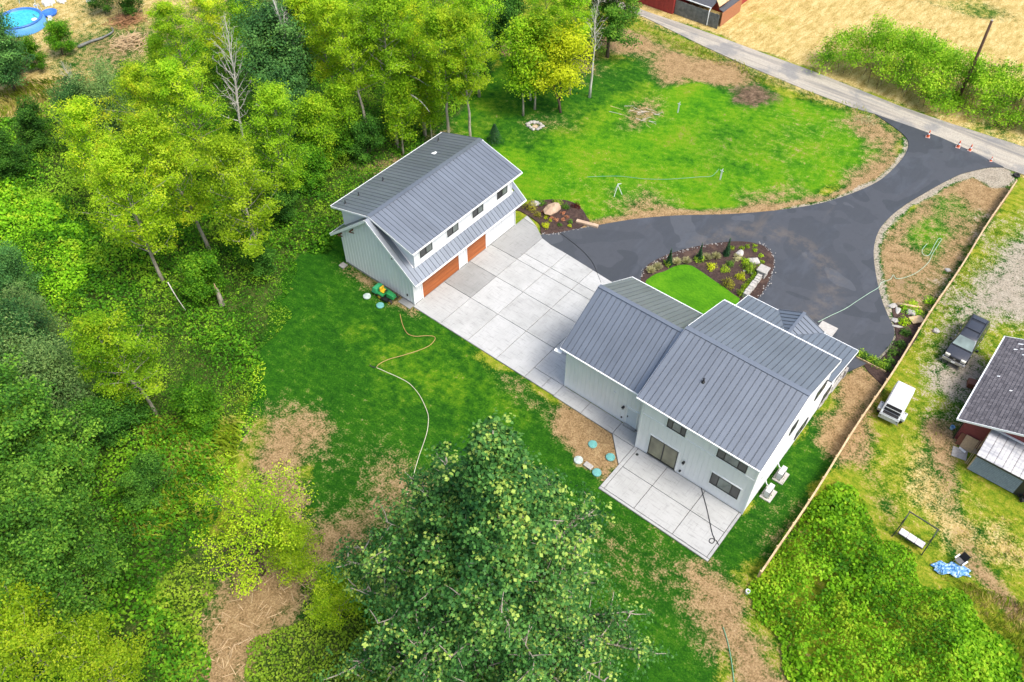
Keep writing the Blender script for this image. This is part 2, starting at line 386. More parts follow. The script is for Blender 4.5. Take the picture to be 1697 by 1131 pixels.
# strip between road and front lawn
paint([(-39.00, 48.94), (-40.71, 54.06), (-35.71, 57.33), (-26.97, 56.48), (-19.99, 55.49), (-16.93, 52.38), (-18.90, 49.07), (-24.01, 48.64), (-26.38, 44.28), (-32.77, 48.67), (-35.36, 47.11)], DI, .9, 1.2)
paint([(-36.20, 57.35), (-27.87, 56.52), (-23.86, 55.62), (-26.78, 53.22), (-34.75, 54.43), (-40.83, 53.54), (-45.26, 54.18)], WE, .55, .8)
# front lawn
FL = [(-40.83, 22.26), (-42.69, 31.22), (-46.03, 38.35), (-43.17, 43.56), (-35.95, 46.63), (-32.77, 48.67), (-26.41, 44.60), (-24.01, 48.64), (-18.71, 50.92), (-12.25, 53.70), (-4.89, 55.68), (-1.17, 53.32), (0.09, 48.96), (-1.24, 42.66), (-3.59, 36.19), (-9.94, 28.86), (-18.06, 20.24), (-22.18, 19.67), (-26.33, 18.14)]
paint(FL, LB, 1, .9)
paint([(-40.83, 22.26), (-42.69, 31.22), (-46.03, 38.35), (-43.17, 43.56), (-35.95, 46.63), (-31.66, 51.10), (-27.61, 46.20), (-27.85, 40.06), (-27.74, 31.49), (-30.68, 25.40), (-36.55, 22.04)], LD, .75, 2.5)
paint([(-35.75, 29.54), (-31.28, 33.99), (-29.22, 31.79), (-32.45, 27.63)], DI, .5, 1)
paint([(-27.76, 39.31), (-25.18, 43.08), (-22.01, 40.03), (-24.48, 35.69)], DI, .55, 1.2)
paint([(-19.56, 41.27), (-16.20, 46.38), (-11.75, 42.41), (-12.08, 33.76), (-16.27, 35.81)], MU, .36, 3)
paint([(-20.10, 49.77), (-17.96, 53.26), (-15.33, 52.84), (-15.18, 48.83), (-18.26, 47.94)], MU, .85, 1)
paint([(-15.79, 49.96), (-8.66, 54.18), (-2.83, 54.24), (-1.07, 46.88), (-4.23, 38.88), (-9.63, 37.11), (-14.43, 43.18)], DI, .22, 3)
paint([(-24.88, 23.24), (-23.89, 29.55), (-16.51, 30.11), (-15.99, 24.75), (-20.94, 20.07)], DI, .24, 3)
paint([(-19.13, 22.80), (-17.35, 26.80), (-13.92, 28.34), (-11.54, 26.81), (-16.30, 21.93)], DI, .62, 1.2)
paint([(-8.62, 32.69), (-6.42, 37.74), (-3.55, 37.49), (-6.72, 31.75)], DI, .6, 1.2)
paint([(-7.30, 55.30), (-4.08, 56.34), (-1.00, 54.97), (1.35, 51.71), (1.69, 48.04), (-0.23, 41.90), (-1.98, 42.05), (-1.43, 47.71), (-2.40, 51.56), (-6.26, 52.19)], DI, .70, 1.0)
stroke([(-18.81, 18.20), (-15.46, 22.86), (-12.48, 26.04), (-8.81, 29.30), (-6.16, 31.97), (-3.62, 34.91), (-1.67, 37.77), (0.02, 41.33), (1.14, 44.88), (1.45, 48.96)], .9, DI, .8, .5)
stroke([(-4.35, 33.70), (-1.58, 37.59), (0.10, 41.14), (1.22, 44.68), (1.53, 48.75), (1.30, 51.67), (0.45, 53.61)], .45, GR, .8, .25)
# ground between the asphalt and the fence
paint([(6.56, 49.33), (8.56, 52.73), (10.58, 55.07), (12.71, 53.46), (12.87, 38.53), (13.13, 25.68), (13.11, 17.84), (10.59, 20.01), (11.08, 24.00), (7.28, 29.67), (5.22, 33.36), (4.16, 39.22), (5.44, 45.52)], DI, .95, .5)
paint([(5.03, 40.18), (7.56, 49.22), (9.42, 47.52), (11.04, 40.39), (10.18, 36.33), (6.01, 36.27)], LB, .6, 1.6)
paint([(6.26, 34.21), (8.84, 35.22), (12.14, 32.64), (10.76, 27.51), (7.82, 29.09)], MU, .35, 2)
paint([(8.13, 52.11), (10.54, 55.18), (11.79, 54.43), (11.87, 51.84), (10.43, 50.92)], GR, 1, .5)
stroke([(10.66, 55.00), (8.20, 52.29), (6.41, 48.01), (4.83, 42.23), (4.37, 37.24), (4.82, 34.72), (5.71, 32.65), (7.57, 29.40), (9.50, 26.48), (10.86, 24.93), (11.26, 23.69), (11.13, 20.63)], .5, GR, .85, .25)
paint([(9.68, 27.11), (12.72, 26.74), (12.91, 17.68), (10.13, 19.20), (11.13, 20.63), (11.20, 24.10)], MU, .8, .5)
# neighbour's yard
NB = [(12.48, 54.60), (27.29, 54.90), (38.46, 8.12), (38.35, -7.37), (21.81, -20.96), (15.44, -10.78), (12.31, -7.61), (13.03, -3.17), (12.87, 2.22), (12.75, 8.50), (12.50, 18.16), (12.46, 39.19)]
paint(NB, WE, 1, .4, .3)
paint([(12.71, 44.10), (17.73, 50.61), (24.19, 34.76), (18.10, 31.15), (16.98, 25.25), (15.23, 22.95), (13.13, 25.68), (12.86, 35.30)], GR, .72, 2.5)
paint([(15.38, 23.94), (17.85, 24.24), (19.94, 21.03), (19.65, 17.69), (16.98, 17.03), (15.19, 20.37)], GR, .6, 1.5)
paint([(16.75, 17.62), (19.02, 19.48), (21.04, 13.75), (19.01, 14.21)], DI, .55, 1.5)
stroke([(17.98, 16.32), (19.79, 12.73), (21.29, 9.91), (23.85, 7.01), (27.31, 5.26)], .8, DI, .92, .8)
paint([(15.74, 11.53), (17.49, 14.43), (21.79, 11.64), (24.03, 10.24), (22.20, 5.66), (18.90, 7.30)], ST, .6, 2)
paint([(22.48, 12.21), (25.65, 12.85), (27.90, 8.58), (24.84, 7.83)], ST, .6, 2)
paint([(12.97, 12.21), (17.60, 8.21), (20.15, 6.42), (19.66, 5.40), (15.20, 8.27), (12.91, 10.66)], DI, .5, 1)
# rear lawn
paint([(-23.79, -29.04), (-20.81, -25.96), (-16.58, -24.37), (-11.88, -20.51), (-5.33, -21.00), (1.39, -22.32), (4.47, -25.76), (-9.90, -37.56)], FO, .9, 1.5)
RL = [(-35.63, 3.80), (-38.06, 1.21), (-36.80, -3.35), (-33.47, -8.82), (-29.07, -14.29), (-26.23, -17.69), (-20.28, -16.60), (-15.86, -19.28), (-11.88, -20.51), (-7.24, -22.57), (-0.40, -23.80), (4.47, -25.76), (15.46, -13.12), (12.31, -9.22), (9.85, -6.25), (12.94, -3.01), (12.87, 2.22), (12.75, 8.50), (11.46, 13.28), (9.06, 7.50), (9.46, 0.20), (-8.56, -0.78), (-23.82, 0.08)]
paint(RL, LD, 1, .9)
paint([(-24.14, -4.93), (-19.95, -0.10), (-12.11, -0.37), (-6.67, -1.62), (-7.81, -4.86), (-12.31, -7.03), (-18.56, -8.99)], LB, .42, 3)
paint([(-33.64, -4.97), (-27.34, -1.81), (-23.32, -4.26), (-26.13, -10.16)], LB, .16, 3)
paint([(-25.74, -17.28), (-24.14, -15.18), (-21.78, -14.03), (-19.58, -15.66), (-19.30, -18.68), (-17.38, -21.19), (-17.40, -23.16), (-21.48, -21.86)], DI, .8, 1.2)
paint([(-13.65, -20.07), (-12.42, -15.11), (-12.86, -13.03), (-10.69, -11.96), (-9.94, -13.42), (-10.24, -17.27), (-9.85, -20.66), (-11.86, -21.41)], DI, .66, 1.6)
paint([(-23.66, -15.58), (-15.15, -12.39), (-11.34, -14.90), (-16.34, -17.64)], DI, .36, 2.5)
paint([(-15.69, -29.50), (-14.95, -25.15), (-12.02, -21.54), (-10.32, -22.52), (-10.58, -25.59), (-11.79, -28.75), (-9.82, -31.53), (-6.37, -34.22), (-8.21, -35.74)], DI, .82, 1.2)
stroke([(-20.80, -18.49), (-17.57, -22.00), (-14.67, -24.02), (-13.18, -26.60), (-11.93, -29.14), (-10.21, -31.85)], 1.5, DI, .72, 1.3)
paint([(9.37, -6.65), (12.35, -4.78), (14.29, -7.07), (18.43, -8.33), (22.35, -10.63), (18.11, -14.12), (13.24, -10.03)], DI, .9, 1.0)
paint([(2.32, -7.59), (7.00, -6.82), (10.34, -5.85), (9.33, -8.96), (5.46, -9.86)], DI, .55, 2)
paint([(-7.49, -0.54), (-7.25, 0.62), (-1.97, 0.32), (-0.05, -1.80), (-0.08, -3.94), (-2.49, -4.16)], DI, .97, .7)
paint([(-14.96, -0.98), (-11.91, -0.62), (-6.47, -0.66), (-6.67, -1.62), (-13.09, -1.59)], DI, .5, .7)
paint([(10.93, 0.24), (12.49, 3.67), (13.24, 3.63), (13.06, -1.25), (12.02, -1.80)], DI, .62, 1.4)
paint([(9.54, 15.73), (9.51, 20.00), (12.33, 18.69), (12.52, 15.57), (12.66, 9.00), (11.13, 9.57), (11.27, 13.12)], DI, .92, .8)
paint([(-33.05, 0.16), (-23.72, -0.03), (-23.63, -0.74), (-31.03, -0.96), (-33.47, -0.62)], DI, .55, .5)
paint([(-42.52, 10.77), (-42.98, 15.30), (-40.68, 18.64), (-41.37, 23.35), (-38.73, 22.47), (-38.44, 10.78)], DI, .6, 1.2)
paint([(-46.97, 38.52), (-49.58, 45.31), (-45.66, 45.47), (-43.57, 40.37)], DI, .9, .8)
paint([(-40.20, 44.08), (-38.70, 49.19), (-33.32, 44.18), (-35.36, 40.72)], DI, .55, 1.5)
verts = np.stack([X1, Y1, (vnoise(X1,Y1,.3,9)-.5)*.05 - .03], 1)
nx, ny = GX.shape; idx = np.arange(nx*ny).reshape(nx, ny)
F = np.stack([idx[:-1,:-1], idx[1:,:-1], idx[1:,1:], idx[:-1,1:]], -1).reshape(-1,4)
gm = bpy.data.meshes.new('ground'); gm.vertices.add(len(verts)); gm.vertices.foreach_set('co', verts.ravel())
gm.loops.add(F.size); gm.loops.foreach_set('vertex_index', F.ravel().astype(np.int32)); gm.polygons.add(len(F)); gm.polygons.foreach_set('loop_start', np.arange(0, F.size, 4, dtype=np.int32))
gm.update(calc_edges=True); gm.polygons.foreach_set('use_smooth', [True]*len(F))
for nm, sl in (('coverA', CW[:,:4]), ('coverB', CW[:,4:])):
    at = gm.attributes.new(nm, 'FLOAT_COLOR', 'POINT'); at.data.foreach_set('color', sl.astype(np.float32).ravel())

def ground_mat():
    t = NT('ground_cover'); co = t.pos()
    A = t.N('ShaderNodeAttribute', attribute_name='coverA'); B = t.N('ShaderNodeAttribute', attribute_name='coverB')
    sa = t.N('ShaderNodeSeparateColor'); t.l.new(A.outputs['Color'], sa.inputs[0]); sb = t.N('ShaderNodeSeparateColor'); t.l.new(B.outputs['Color'], sb.inputs[0])
    n_big = t.noise(co, .22, 5, .6); n_mid = t.noise(co, 1.3, 6, .65); n_fin = t.noise(co, 7, 5, .7); n_str = t.noise(t.pos((.35,2.4,1), (0,0,.25)), .9, 6, .72, .15)
    n_str2 = t.noise(t.pos((1.3,.4,1), (0,0,-.35)), 1.1, 6, .75, .2)
    n_pix = t.noise(co, 22, 3, .8)
    grain = t.mapr(n_pix, .32, .68, .6, 1.4, False)
    def mulc(c): return t.mix(1, c, t.N('ShaderNodeCombineColor', i_0=grain, i_1=grain, i_2=grain).outputs[0], 'MULTIPLY')
    ct = lambda n: t.mapr(n, .32, .68, 0, 1, False)
    m1 = ct(n_mid); b1 = ct(n_big); f1 = ct(n_fin); s1 = ct(n_str); s2 = ct(n_str2)
    def avg(*p): 
        o = None
        for w, n in p:
            q = t.math('MULTIPLY', n, w); o = q if o is None else t.math('ADD', o, q)
        return o
    wv = t.N('ShaderNodeTexWave', wave_type='BANDS'); wv.inputs['Scale'].default_value = .42; wv.inputs['Distortion'].default_value = 5; wv.inputs['Detail'].default_value = 3; wv.inputs['Detail Scale'].default_value = .35; t.l.new(t.pos((1,1,1),(0,0,1.15)), wv.inputs['Vector']); mow = t.mapr(wv.outputs['Fac'], .1, .9, 0, 1, False)
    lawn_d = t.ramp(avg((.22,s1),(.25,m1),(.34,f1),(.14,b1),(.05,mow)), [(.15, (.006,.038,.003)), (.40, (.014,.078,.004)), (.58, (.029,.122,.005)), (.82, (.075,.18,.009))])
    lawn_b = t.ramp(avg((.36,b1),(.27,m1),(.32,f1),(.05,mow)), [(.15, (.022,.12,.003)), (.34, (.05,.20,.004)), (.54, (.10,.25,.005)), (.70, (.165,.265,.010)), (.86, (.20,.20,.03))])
    dirt = t.ramp(avg((.35,m1),(.65,f1)), [(.12, (.145,.09,.042)), (.45, (.285,.185,.088)), (.8, (.42,.30,.155))])
    straw = t.ramp(avg((.5,s2),(.5,f1)), [(.12, (.17,.125,.03)), (.38, (.40,.29,.09)), (.6, (.55,.42,.17)), (.85, (.70,.57,.29))])
    straw = t.mix(t.mapr(t.noise(t.pos((.5,1,1)), .12, 5, .7), .56, .72, 0, .6), straw, t.ramp(f1, [(.2,(.16,.19,.02)),(.8,(.36,.36,.05))]))
    gravel = t.ramp(avg((.7,f1),(.3,m1)), [(.12, (.16,.135,.10)), (.45, (.31,.27,.205)), (.8, (.45,.405,.32))])
    soil = t.ramp(avg((.5,m1),(.5,f1)), [(.15, (.035,.024,.016)), (.5, (.12,.08,.05)), (.8, (.24,.17,.11))])
    weed = t.ramp(avg((.45,m1),(.25,s1),(.3,f1)), [(.12, (.035,.10,.006)), (.38, (.13,.215,.010)), (.6, (.26,.28,.022)), (.82, (.42,.33,.09))])
    floor = t.ramp(avg((.5,m1),(.5,f1)), [(.15, (.018,.034,.008)), (.5, (.05,.10,.014)), (.8, (.13,.14,.045))])
    c = lawn_d
    def put(c, w, col, nz, amp, k=.13):
        f = t.math('ADD', w, t.math('MULTIPLY', t.math('SUBTRACT', nz, .5), amp)); return t.mix(t.mapr(f, .5-k, .5+k), c, col)
    nmix = avg((.12,s1),(.43,m1),(.45,f1)); nm2 = avg((.25,b1),(.35,m1),(.4,f1))
    c = put(c, sb.outputs[2], weed, nm2, .8, .2); c = put(c, B.outputs['Alpha'], floor, nm2, .7, .2)
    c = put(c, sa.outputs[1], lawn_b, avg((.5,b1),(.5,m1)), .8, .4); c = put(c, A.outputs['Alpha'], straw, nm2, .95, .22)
    c = put(c, sa.outputs[2], dirt, nmix, 1.15, .26); c = put(c, sb.outputs[1], soil, nm2, 1.2, .22); c = put(c, sb.outputs[0], gravel, nm2, 1.25, .16)
    t.set(mulc(c), .95, 0, .1); t.bump(t.math('ADD', n_fin, n_pix), .8, .09); return t.m
ground = link('ground', gm, ground_mat()); ground['kind'] = 'structure'

# ------------------------------------------------------------------ gravel road, asphalt, concrete
o = build('gravel_road', MB().prism(ROAD_UP + ROAD_LO[::-1], -.05, .03), GRAVEL); o['kind'] = 'structure'
ASP = [(-21.22, 15.05), (-19.93, 16.70), (-18.10, 19.26), (-15.46, 22.86), (-12.48, 26.04), (-8.81, 29.30), (-6.16, 31.97), (-3.62, 34.91), (-1.67, 37.77), (0.02, 41.33), (1.14, 44.88), (1.45, 48.96), (1.25, 51.63), (0.69, 53.36), (-0.42, 54.39), (-2.18, 55.24), (-4.35, 56.12)]
ASP2 = [(10.51, 55.29), (9.30, 54.30), (8.12, 52.51), (7.25, 50.97), (6.33, 48.22), (5.51, 45.33), (4.75, 42.42), (4.32, 39.60), (4.28, 37.16), (4.78, 34.68), (5.62, 32.58), (7.24, 29.64), (8.54, 27.66), (9.73, 26.18), (10.69, 25.07), (11.12, 24.03), (11.18, 22.44), (10.96, 20.66)]
ISL = [(-0.52, 19.72), (-0.43, 21.50), (-0.81, 23.86), (-1.36, 25.75), (-2.09, 26.91), (-3.12, 27.51), (-4.23, 27.39), (-5.46, 26.73), (-6.69, 25.60), (-8.24, 23.65), (-9.60, 21.41), (-10.39, 19.43), (-10.68, 17.78), (-10.26, 16.31)]
roadside = [(-4.35, 56.12), (0.53, 56.38), (3.29, 56.38), (7.47, 55.88), (10.51, 55.29)]
asp = catmull(ASP, 4) + roadside[1:-1] + catmull(ASP2, 4) + [(9.6, 17.6), (9.6, 15.2), (-.6, 15.2)] + catmull(ISL, 4) + [(-9.15, 14.64), (-10.75, 13.83)] + [(-12.35, 14.07), (-16.08, 14.10), (-19.11, 14.26), (-20.54, 14.57)]
o = build('asphalt_driveway', MB().prism(asp, -.05, .05), ASPH); o['kind'] = 'structure'
# seam where two strips of asphalt were laid
# concrete drive: separate slabs with recessed joints
drive = link('concrete_driveway', MB().prism([(-24.1,-.05),(-8.03,-.05),(-8.03,14.0),(-12.2,14.05),(-20.9,14.9),(-21.4,15.2),(-24.1,16.6)], -.06, .005).mesh('concrete_driveway'), plain('joint_base', (.10,.095,.085), .9)); drive['kind'] = 'structure'
J = .022
def slab(poly, mat, par, z1=.08):
    cx = sum(p[0] for p in poly)/len(poly); cy = sum(p[1] for p in poly)/len(poly); q = []
    for i, p in enumerate(poly):      # inset each edge by J
        a = np.array(poly[i-1]); b = np.array(p); c_ = np.array(poly[(i+1) % len(poly)])
        e1 = (b-a)/np.linalg.norm(b-a); e2 = (c_-b)/np.linalg.norm(c_-b); n1 = np.array([-e1[1], e1[0]]); n2 = np.array([-e2[1], e2[0]])
        m = n1+n2; m = m/ max(.25, 1+n1@n2); q.append((b+m*J).tolist())
    mb = MB().prism([(x-cx, y-cy) for x, y in q], -.03, z1)
    return bevel(build('slab', mb, mat, par, (cx, cy, 0)), .012, 1)
def rect(x0, x1, y0, y1): return [(x0,y0),(x1,y0),(x1,y1),(x0,y1)]
ys = [-.05, 4.1, 7.72, 10.82, 14.0]; xs = [-24.1, -20.78, -17.55, -14.28, -11.13, -8.03]
for j in range(3):
    for i in range(5):
        m = CONC if not (i == 0 and j < 3) and not (j == 2 and i < 1) else CONCD
        if (i, j) == (0, 0) or (i, j) == (0, 2): m = CONCW
        if i == 4 and j == 0: slab(rect(-11.13,-9.35,-.05,1.3), m, drive); slab(rect(-9.35,-8.03,-.05,1.3), m, drive); slab(rect(-11.13,-8.03,1.3,4.1), m, drive); continue
        slab(rect(xs[i], xs[i+1], ys[j], ys[j+1]), m, drive)
slab(rect(-20.78,-17.55,10.82,11.9), CONC, drive); slab(rect(-17.55,-14.28,10.82,11.9), CONC, drive); slab(rect(-14.28,-8.03,10.82,11.9), CONC, drive)
slab([(-24.1,10.82),(-20.78,10.82),(-20.78,14.75),(-21.35,15.15),(-22.2,15.7),(-24.1,15.9)], CONCD, drive)
slab([(-24.1,15.9),(-22.2,15.7),(-23.0,16.1),(-24.1,16.5)], CONCW, drive)
slab([(-20.78,11.9),(-17.55,11.9),(-17.55,14.45),(-19.5,14.5),(-20.78,14.75)], CONCW, drive); slab([(-17.55,11.9),(-14.28,11.9),(-14.28,14.2),(-17.55,14.45)], CONC, drive); slab([(-14.28,11.9),(-8.03,11.9),(-8.03,13.9),(-12.2,14.05),(-14.28,14.2)], CONC, drive)
# walk and patio
walk = link('concrete_walk', MB().prism([(-8.03,-.1),(-2.1,-.15),(-.14,-2.15),(-.05,-2.2),(-.05,1.3),(-8.03,1.3)], -.06, .005).mesh('concrete_walk'), MATS['joint_base']); walk['kind'] = 'structure'
slab(rect(-8.03,-5.24,-.1,1.3), CONCW, walk); slab(rect(-5.24,-2.1,-.12,1.3), CONCW, walk); slab(rect(-2.1,-.05,-.12,1.3), CONCW, walk); slab([(-2.1,-.12),(-.14,-2.15),(-.05,-2.2),(-.05,-.12)], CONCW, walk)
pat = link('concrete_patio', MB().prism(rect(-.05,9.44,-4.92,-.01), -.06, .005).mesh('concrete_patio'), MATS['joint_base']); pat['kind'] = 'structure'
px_ = [.3, 3.0, 6.33, 9.2]; py_ = [-4.68, -2.18, -.01]
for i in range(3):
    for j in range(2): slab(rect(px_[i], px_[i+1], py_[j], py_[j+1]), CONCW, pat)
slab(rect(-.05,9.44,-4.92,-4.68), CONCW, pat); slab(rect(-.05,.3,-4.68,-.01), CONCW, pat); slab(rect(9.2,9.44,-4.68,-.01), CONCW, pat)
tag(build('patio_drain', MB().lathe([(.12,.08),(.12,.088),(0.02,.09)], 14), BLACK, None, (.55,-.55,0)), 'small round black drain cover in the corner of the patio', 'drain cover')


# ------------------------------------------------------------------ building helpers (children keep world coordinates)
WPAR = {}
def place(name, label, cat, loc):
    t = thing(name, label, cat, loc); WPAR[t.name] = Matrix.Translation(-Vector(loc)); return t
def part(name, mb, mat, par, smooth=False):
    o = link(name, mb.mesh(name, smooth) if isinstance(mb, MB) else mb, mat)
    o.parent = par
    if par.name in WPAR: o.matrix_parent_inverse = WPAR[par.name]
    return o
def partm(name, me, mat, par, mw):
    o = bpy.data.objects.new(name, me); COL.objects.link(o)
    if not me.materials: me.materials.append(mat)
    o.parent = par
    if par.name in WPAR: o.matrix_parent_inverse = WPAR[par.name]
    o.matrix_basis = mw; return o
def basis(O, a, u):
    a = Vector(a).normalized(); u = Vector(u).normalized(); n = a.cross(u)
    return Matrix(((a.x,u.x,n.x,O[0]),(a.y,u.y,n.y,O[1]),(a.z,u.z,n.z,O[2]),(0,0,0,1)))
def seam_roof(par, O, along, up, La, Lu, w=.46, spans=None, deck=True, mat=ROOF):
    """standing-seam slope: every sheet its own piece with an upstand rib, joints left open over a dark sheet that paints the shade along the ribs"""
    n = max(1, round(La/w)); w = La/n; a = Vector(along).normalized(); u = Vector(up).normalized(); nn = a.cross(u)
    cache = {}
    for i in range(n):
        y0, y1 = spans(i, n) if spans else (0, Lu)
        k = (round(y0,3), round(y1,3))
        if k not in cache:
            mb = MB().box(.034, w-.034, y0, y1, 0, .03); mb.box(-.013, .013, y0, y1, -.02, .05); cache[k] = mb.mesh('roof_panel')
        partm('roof_panel', cache[k], mat, par, basis(Vector(O)+a*w*i+nn*random.uniform(0,.004), a, u))
        if deck: 
            kk = ('d', k)
            if kk not in cache: cache[kk] = MB().box(0, w, y0+.01, y1-.01, -.06, -.012).mesh('roof_deck')
    if deck:
        mb = MB()
        for i in range(n):
            y0, y1 = spans(i, n) if spans else (0, Lu); B = basis(Vector(O)+a*w*i, a, u)
            P = [B @ Vector(p) for p in ((0,y0,-.08),(w,y0,-.08),(w,y1,-.08),(0,y1,-.08),(0,y0,-.012),(w,y0,-.012),(w,y1,-.012),(0,y1,-.012))]
            mb.hexa([tuple(p) for p in P])
        part('roof_deck', mb, ROOFD, par)
def fbox(mb, face, pos, u0, u1, z0, z1, d0, d1):
    """box on a wall: face '-y','+y','+x','-x' at coordinate pos; d = distance outward"""
    if face == '-y': mb.box(u0, u1, pos-d1, pos-d0, z0, z1)
    elif face == '+y': mb.box(u0, u1, pos+d0, pos+d1, z0, z1)
    elif face == '+x': mb.box(pos+d0, pos+d1, u0, u1, z0, z1)
    else: mb.box(pos-d1, pos-d0, u0, u1, z0, z1)
    return mb
def window(par, face, pos, u0, u1, z0, z1, splits=(), panes=None, trim=True, name='window', fr=.07, label=None):
    mb = MB()
    fbox(mb, face, pos, u0, u1, z0, z0+fr, .0, .075); fbox(mb, face, pos, u0, u1, z1-fr, z1, .0, .075)
    fbox(mb, face, pos, u0, u0+fr, z0+fr, z1-fr, .0, .073); fbox(mb, face, pos, u1-fr, u1, z0+fr, z1-fr, .0, .073)
    ed = [u0]+[u0+(u1-u0)*s for s in splits]+[u1]
    for e in ed[1:-1]: fbox(mb, face, pos, e-fr*.6, e+fr*.6, z0+fr, z1-fr, .0, .07)
    win = part(name, mb, BLACK, par)
    if label: win['label'] = label
    for i in range(len(ed)-1):
        m = panes[i] if panes else GLASS
        part('pane', fbox(MB(), face, pos, ed[i]+fr*.5, ed[i+1]-fr*.5, z0+fr*.8, z1-fr*.8, .0, .045), m, win)
    if trim:
        t = .09; mb = MB(); fbox(mb, face, pos, u0-t, u1+t, z0-t, z0-.002, 0, .06); fbox(mb, face, pos, u0-t, u1+t, z1+.002, z1+t, 0, .06)
        fbox(mb, face, pos, u0-t, u0-.002, z0-.002, z1+.002, 0, .058); fbox(mb, face, pos, u1+.002, u1+t, z0-.002, z1+.002, 0, .058)
        part('casing', mb, TRIM, win)
    return win
def boards(par, face, pos, u0, u1, z0, z1f, w=.4, batten=True, skip=()):
    """vertical siding boards, each its own piece; z1f gives the top height along the wall"""
    n = max(1, round((u1-u0)/w)); w = (u1-u0)/n; g = .009
    cache = {}
    for i in range(n):
        a, b = u0+w*i, u0+w*(i+1); za, zb = z1f(a+g), z1f(b-g); zl = z0
        for s0, s1, st in skip:
            if a >= s0-.05 and b <= s1+.05: zl = st
        if zl >= min(za, zb)-.05: continue
        key = (round(za,3), round(zb,3), round(zl,3), round(w,3))
        P = []
        for d in (.0, .028):
            for u, z in ((g, zl), (w-g, zl), (w-g, zb), (g, za)): P.append((u, d, z))
        if key not in cache:
            mb = MB(); n0 = 0; mb.v = P; mb.f = [(3,2,1,0),(4,5,6,7),(0,1,5,4),(1,2,6,5),(2,3,7,6),(3,0,4,7)]
            if batten: mb.box(w-.03, w+.022, .028, .05, zl, min(za, zb)-.02)
            cache[key] = mb.mesh('siding_board')
        if face == '-y': M = Matrix(((1,0,0,a),(0,-1,0,pos),(0,0,1,0),(0,0,0,1)))
        elif face == '+y': M = Matrix(((1,0,0,a),(0,1,0,pos),(0,0,1,0),(0,0,0,1)))
        elif face == '+x': M = Matrix(((0,1,0,pos),(1,0,0,a),(0,0,1,0),(0,0,0,1)))
        else: M = Matrix(((0,-1,0,pos),(1,0,0,a),(0,0,1,0),(0,0,0,1)))
        partm('siding_board', cache[key], SIDE, par, M)
def sconce(par, face, pos, u, z):
    mb = MB(); fbox(mb, face, pos, u-.07, u+.07, z-.12, z+.12, .03, .06); fbox(mb, face, pos, u-.03, u+.03, z+.10, z+.15, .05, .22); fbox(mb, face, pos, u-.10, u+.10, z+.04, z+.10, .10, .30)
    s = part('wall_lamp', mb, BLACK, par); part('lamp_glass', fbox(MB(), face, pos, u-.06, u+.06, z-.16, z+.04, .14, .26), MATS['lamp_glass'], s)
plain('lamp_glass', (.5,.5,.48), .2); plain('interior_floor', (.4,.35,.25), .7)

# ------------------------------------------------------------------ main house
house = place('farmhouse', 'large white board-sided house with grey standing seam roofs beside the patio', 'house', (0,0,0))
HX = 9.45
RY, RZ = 5.55, 9.0          # main ridge
EY0, EZ0 = -.5, 6.62; EY1, EZ1 = 11.85, 6.86
def prism_x(x0, x1, prof):
    mb = MB(); n = len(prof); mb.v = [(x0,y,z) for y,z in prof]+[(x1,y,z) for y,z in prof]
    mb.f = [tuple(range(n))[::-1], tuple(range(n,2*n))]+[(i,(i+1)%n,n+(i+1)%n,n+i) for i in range(n)]
    mb.f = [tuple(reversed(f)) for f in mb.f]; return mb
def prism_y(y0, y1, prof):
    mb = MB(); n = len(prof); mb.v = [(x,y0,z) for x,z in prof]+[(x,y1,z) for x,z in prof]
    mb.f = [tuple(range(n)), tuple(reversed(range(n,2*n)))]+[((i+1)%n,i,n+i,n+(i+1)%n) for i in range(n)]
    return mb
part('wall', prism_x(.02, HX-.03, [(.03,0),(11.3,0),(11.3,6.55),(RY,8.82),(.03,6.62)]), SIDE, house)
part('wall', prism_x(-7.92, .015, [(1.36,0),(10.1,0),(10.1,5.3),(5.65,8.05),(1.36,5.28)]), SIDE, house)
part('wall', MB().box(.03, HX-.03, 11.32, 14.8, 0, 3.55), SIDE, house)
# slopes
def slope(par, x0, x1, ya, za, yb, zb, **k):   # eave (ya,za) to ridge (yb,zb); rear slopes run +y, front slopes run -y
    L = math.hypot(yb-ya, zb-za); s = 1 if yb > ya else -1
    if s > 0: seam_roof(par, (x0,ya,za), (1,0,0), (0,yb-ya,zb-za), x1-x0, L, **k)
    else: seam_roof(par, (x1,ya,za), (-1,0,0), (0,yb-ya,zb-za), x1-x0, L, **k)
slope(house, -.35, 9.62, EY0, EZ0, RY-.06, RZ-.025)
slope(house, -.35, 9.62, EY1, EZ1, RY+.06, RZ-.025)
part('ridge_cap', MB().bar((-.36,RY-.1,RZ+.012),(9.63,RY-.1,RZ+.012),.22,.03).bar((-.36,RY+.1,RZ+.010),(9.63,RY+.1,RZ+.010),.22,.03), ROOF, house)
WY0, WZ0, WRY, WRZ, WY1, WZ1 = .85, 5.12, 5.65, 8.28, 10.75, 5.40
slope(house, -8.25, -.02, WY0, WZ0, WRY-.05, WRZ-.03); slope(house, -8.25, -.02, WY1, WZ1, WRY+.05, WRZ-.03)
part('ridge_cap', MB().bar((-8.26,WRY-.09,WRZ+.01),(-.03,WRY-.09,WRZ+.01),.2,.03).bar((-8.26,WRY+.09,WRZ+.008),(-.03,WRY+.09,WRZ+.008),.2,.03), ROOF, house)
PZ = lambda y: 3.13+(17.4-y)*.298
def porch_span(i, n):
    return (0, math.hypot(6.1, 6.1*.298))
slope(house, -.3, 9.75, 17.4, 3.13, 11.3, PZ(11.3))
